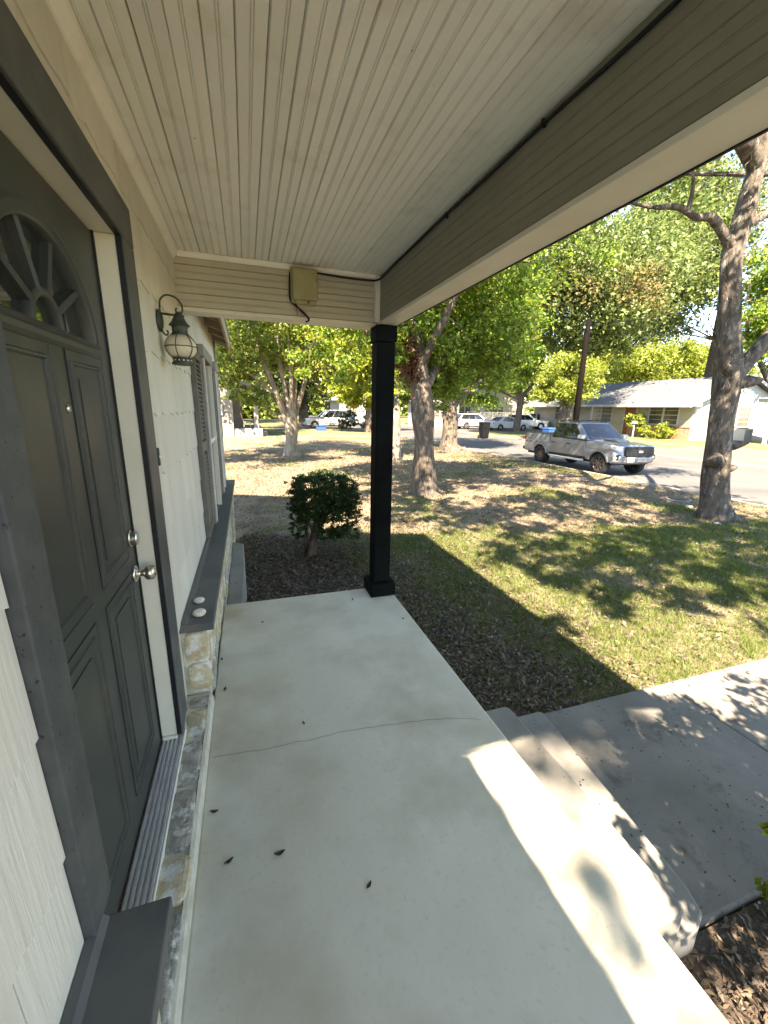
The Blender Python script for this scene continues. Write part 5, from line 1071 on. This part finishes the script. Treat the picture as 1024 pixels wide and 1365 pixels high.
for sx in (-.22, .18):
    for sy in (-.2, .16): box('leg', (sx, sx+.05, sy, sy+.05, 0, .379), M['rafter'], ch)
# far houses
def farhouse(label, x0, x1, y0, y1, hz, rz, wm_, wins):
    h = empty('far_house'); tag(h, label, 'house', 'houses far down the street')
    box('wall', (x0, x1, y0, y1, -.6, hz), wm_, h); xm = (x0+x1)/2
    MB().prism([(x0-.6, hz-.15), (xm, rz), (x1+.6, hz-.15), (x1+.6, hz), (xm, rz+.18), (x0-.6, hz)], 1, y0-.5, y1+.5).build('roof', M['hroof'], h)
    MB().prism([(x0, hz), (xm, rz-.05), (x1, hz)], 1, y0+.02, y0+.15).build('gable', wm_, h)
    for (a, b) in wins: hwindow(h, 'y', a, b, .7, 2.1, y0)
    return h
farhouse('pale house behind the white parked cars', 27, 40, 54, 64, 2.9, 5.0, M['hcream'], ((29, 30.8), (34.5, 36.3)))
farhouse('small white house far past the lawn tree', 14.2, 21.5, 66, 74, 2.8, 4.8, M['hwall'], ((15.5, 17), (18.6, 20.1)))
farhouse('white shed-roofed house between the trunks', 20.8, 25.5, 47.5, 53, 2.7, 4.0, M['hwall'], ((22.2, 23.6),))
# chain fence behind the cars
cf = empty('chain_fence'); tag(cf, 'grey chain-link fence behind the parked white cars', 'fence')
for k in range(8): MB().tube([(27+k*1.9, 48, -.5), (27+k*1.9, 48, 1.4)], .035, 6).build('fence_post', M['chain'], cf)
MB().tube([(27, 48, 1.38), (40.3, 48, 1.38)], .025, 6).build('top_rail', M['chain'], cf)
wr = MB()
for k in range(110):
    x = 27+k*.121
    wr.tube([(x, 48.0, -.45), (min(x+1.8, 40.3), 48.0, min(1.36, -.45+1.8))], .006, 3, False); wr.tube([(40.3-(x-27), 48.01, -.45), (max(40.3-(x-27)-1.8, 27), 48.01, 1.35)], .006, 3, False)
wr.build('wire_mesh', M['chain'], cf)
# utility pole and wires
UP = empty('utility_pole'); tag(UP, 'dark wooden utility pole standing behind the pickup', 'utility pole'); UP.location = (20.35, 22.0, -.6)
MB().tube([(0, 0, 0), (0, 0, 4), (.02, 0, 7.7)], [.19, .175, .15], 12).build('pole', M['pole'], UP, smooth=True)
box('line_bracket', (-.30, .30, -.05, .05, 7.1, 7.2), M['pole'], UP)
for x in (-.25, .25): MB().lathe([(0, 0), (.05, 0), (.06, .06), (.03, .12), (0, .13)], (x, 0, 7.2), n=10).build('insulator', M['acgrey'], UP)
def wire(label, a, b, sag, r=.012):
    a, b = Vector(a), Vector(b); pts = [a.lerp(b, i/14)-Vector((0, 0, sag*4*(i/14)*(1-i/14))) for i in range(15)]
    o = MB().tube(pts, r, 5).build('power_line', M['cable'], None, smooth=True); tag(o, label, 'cable', 'overhead lines')
wire('upper overhead line passing behind the forked trunk', (20.6, 22, 6.72), (24, -28, 7.6), .7); wire('lower overhead line passing behind the forked trunk', (20.1, 22, 6.72), (24, -28, 7.0), .9)
wire('service line running from the pole to the white house', (20.35, 22, 6.2), (37.5, 27, 4.3), .35)
# bins and small things along the street
def bin_(label, x, y, z, m, h=1.1, lid=0.0, name='trash_bin'):
    t = empty(name, (x, y, z)); tag(t, label, 'bin', 'wheeled bins')
    b_ = MB().add([(-.26, -.28, .06), (.26, -.28, .06), (.26, .28, .06), (-.26, .28, .06), (-.31, -.36, h-.1), (.31, -.36, h-.1), (.31, .36, h-.1), (-.31, .36, h-.1)], [(0, 3, 2, 1), (4, 5, 6, 7), (0, 1, 5, 4), (1, 2, 6, 5), (2, 3, 7, 6), (3, 0, 4, 7)]).build('tub', m, t, bevel=.03)
    l_ = MB().add([(-.34, -.40, 0), (.34, -.40, 0), (.34, .40, 0), (-.34, .40, 0), (-.30, -.34, .09), (.30, -.34, .09), (.30, .36, .09), (-.30, .36, .09)], [(0, 3, 2, 1), (4, 5, 6, 7), (0, 1, 5, 4), (1, 2, 6, 5), (2, 3, 7, 6), (3, 0, 4, 7)]).build('lid', m, t, bevel=.02); l_.location = (0, 0, h-.095); l_.rotation_euler = (lid, 0, 0)
    for s in (-1, 1): MB().lathe([(0, 0), (.12, 0), (.12, .06), (0, .06)], (s*.30-.03, .26, .12), axis=0, n=14).build('wheel', M['rubber'], t)
    MB().tube([(-.28, .38, h-.12), (-.28, .46, h-.10), (.28, .46, h-.10), (.28, .38, h-.12)], .02, 6).build('handle', m, t)
    return t
bin_('black wheeled trash bin standing at the road edge before the white cars', 17.5, 28.3, -.53, M['binblack'], 1.25)
bin_('blue wheeled bin behind the pickup cab by the pole', 20.2, 24.2, GZ, M['binblue'], .95)
tb = empty('storage_tub'); tag(tb, 'blue plastic tub on the lawn before the white vehicle', 'tub'); tb.location = (6.4, 38.0, GZ-.02)
MB().prism([(-.40, 0), (.40, 0), (.46, .38), (-.46, .38)], 1, -.28, .28).build('tub', M['binblue'], tb, bevel=.03); box('lid', (-.5, .5, -.33, .33, .381, .43), M['binblue'], tb, bevel=.015)
gp = empty('mailbox'); tag(gp, 'small pale post mailbox on the lawn before the white house', 'mailbox'); gp.location = (31.2, 27.0, GZ)
box('post', (-.04, .04, -.04, .04, -.05, 1.2), M['acgrey'], gp); MB().prism([(-.09, 1.2), (.09, 1.2), (.09, 1.34), (.05, 1.4), (-.05, 1.4), (-.09, 1.34)], 1, -.2, .2).build('box', M['hwall'], gp)
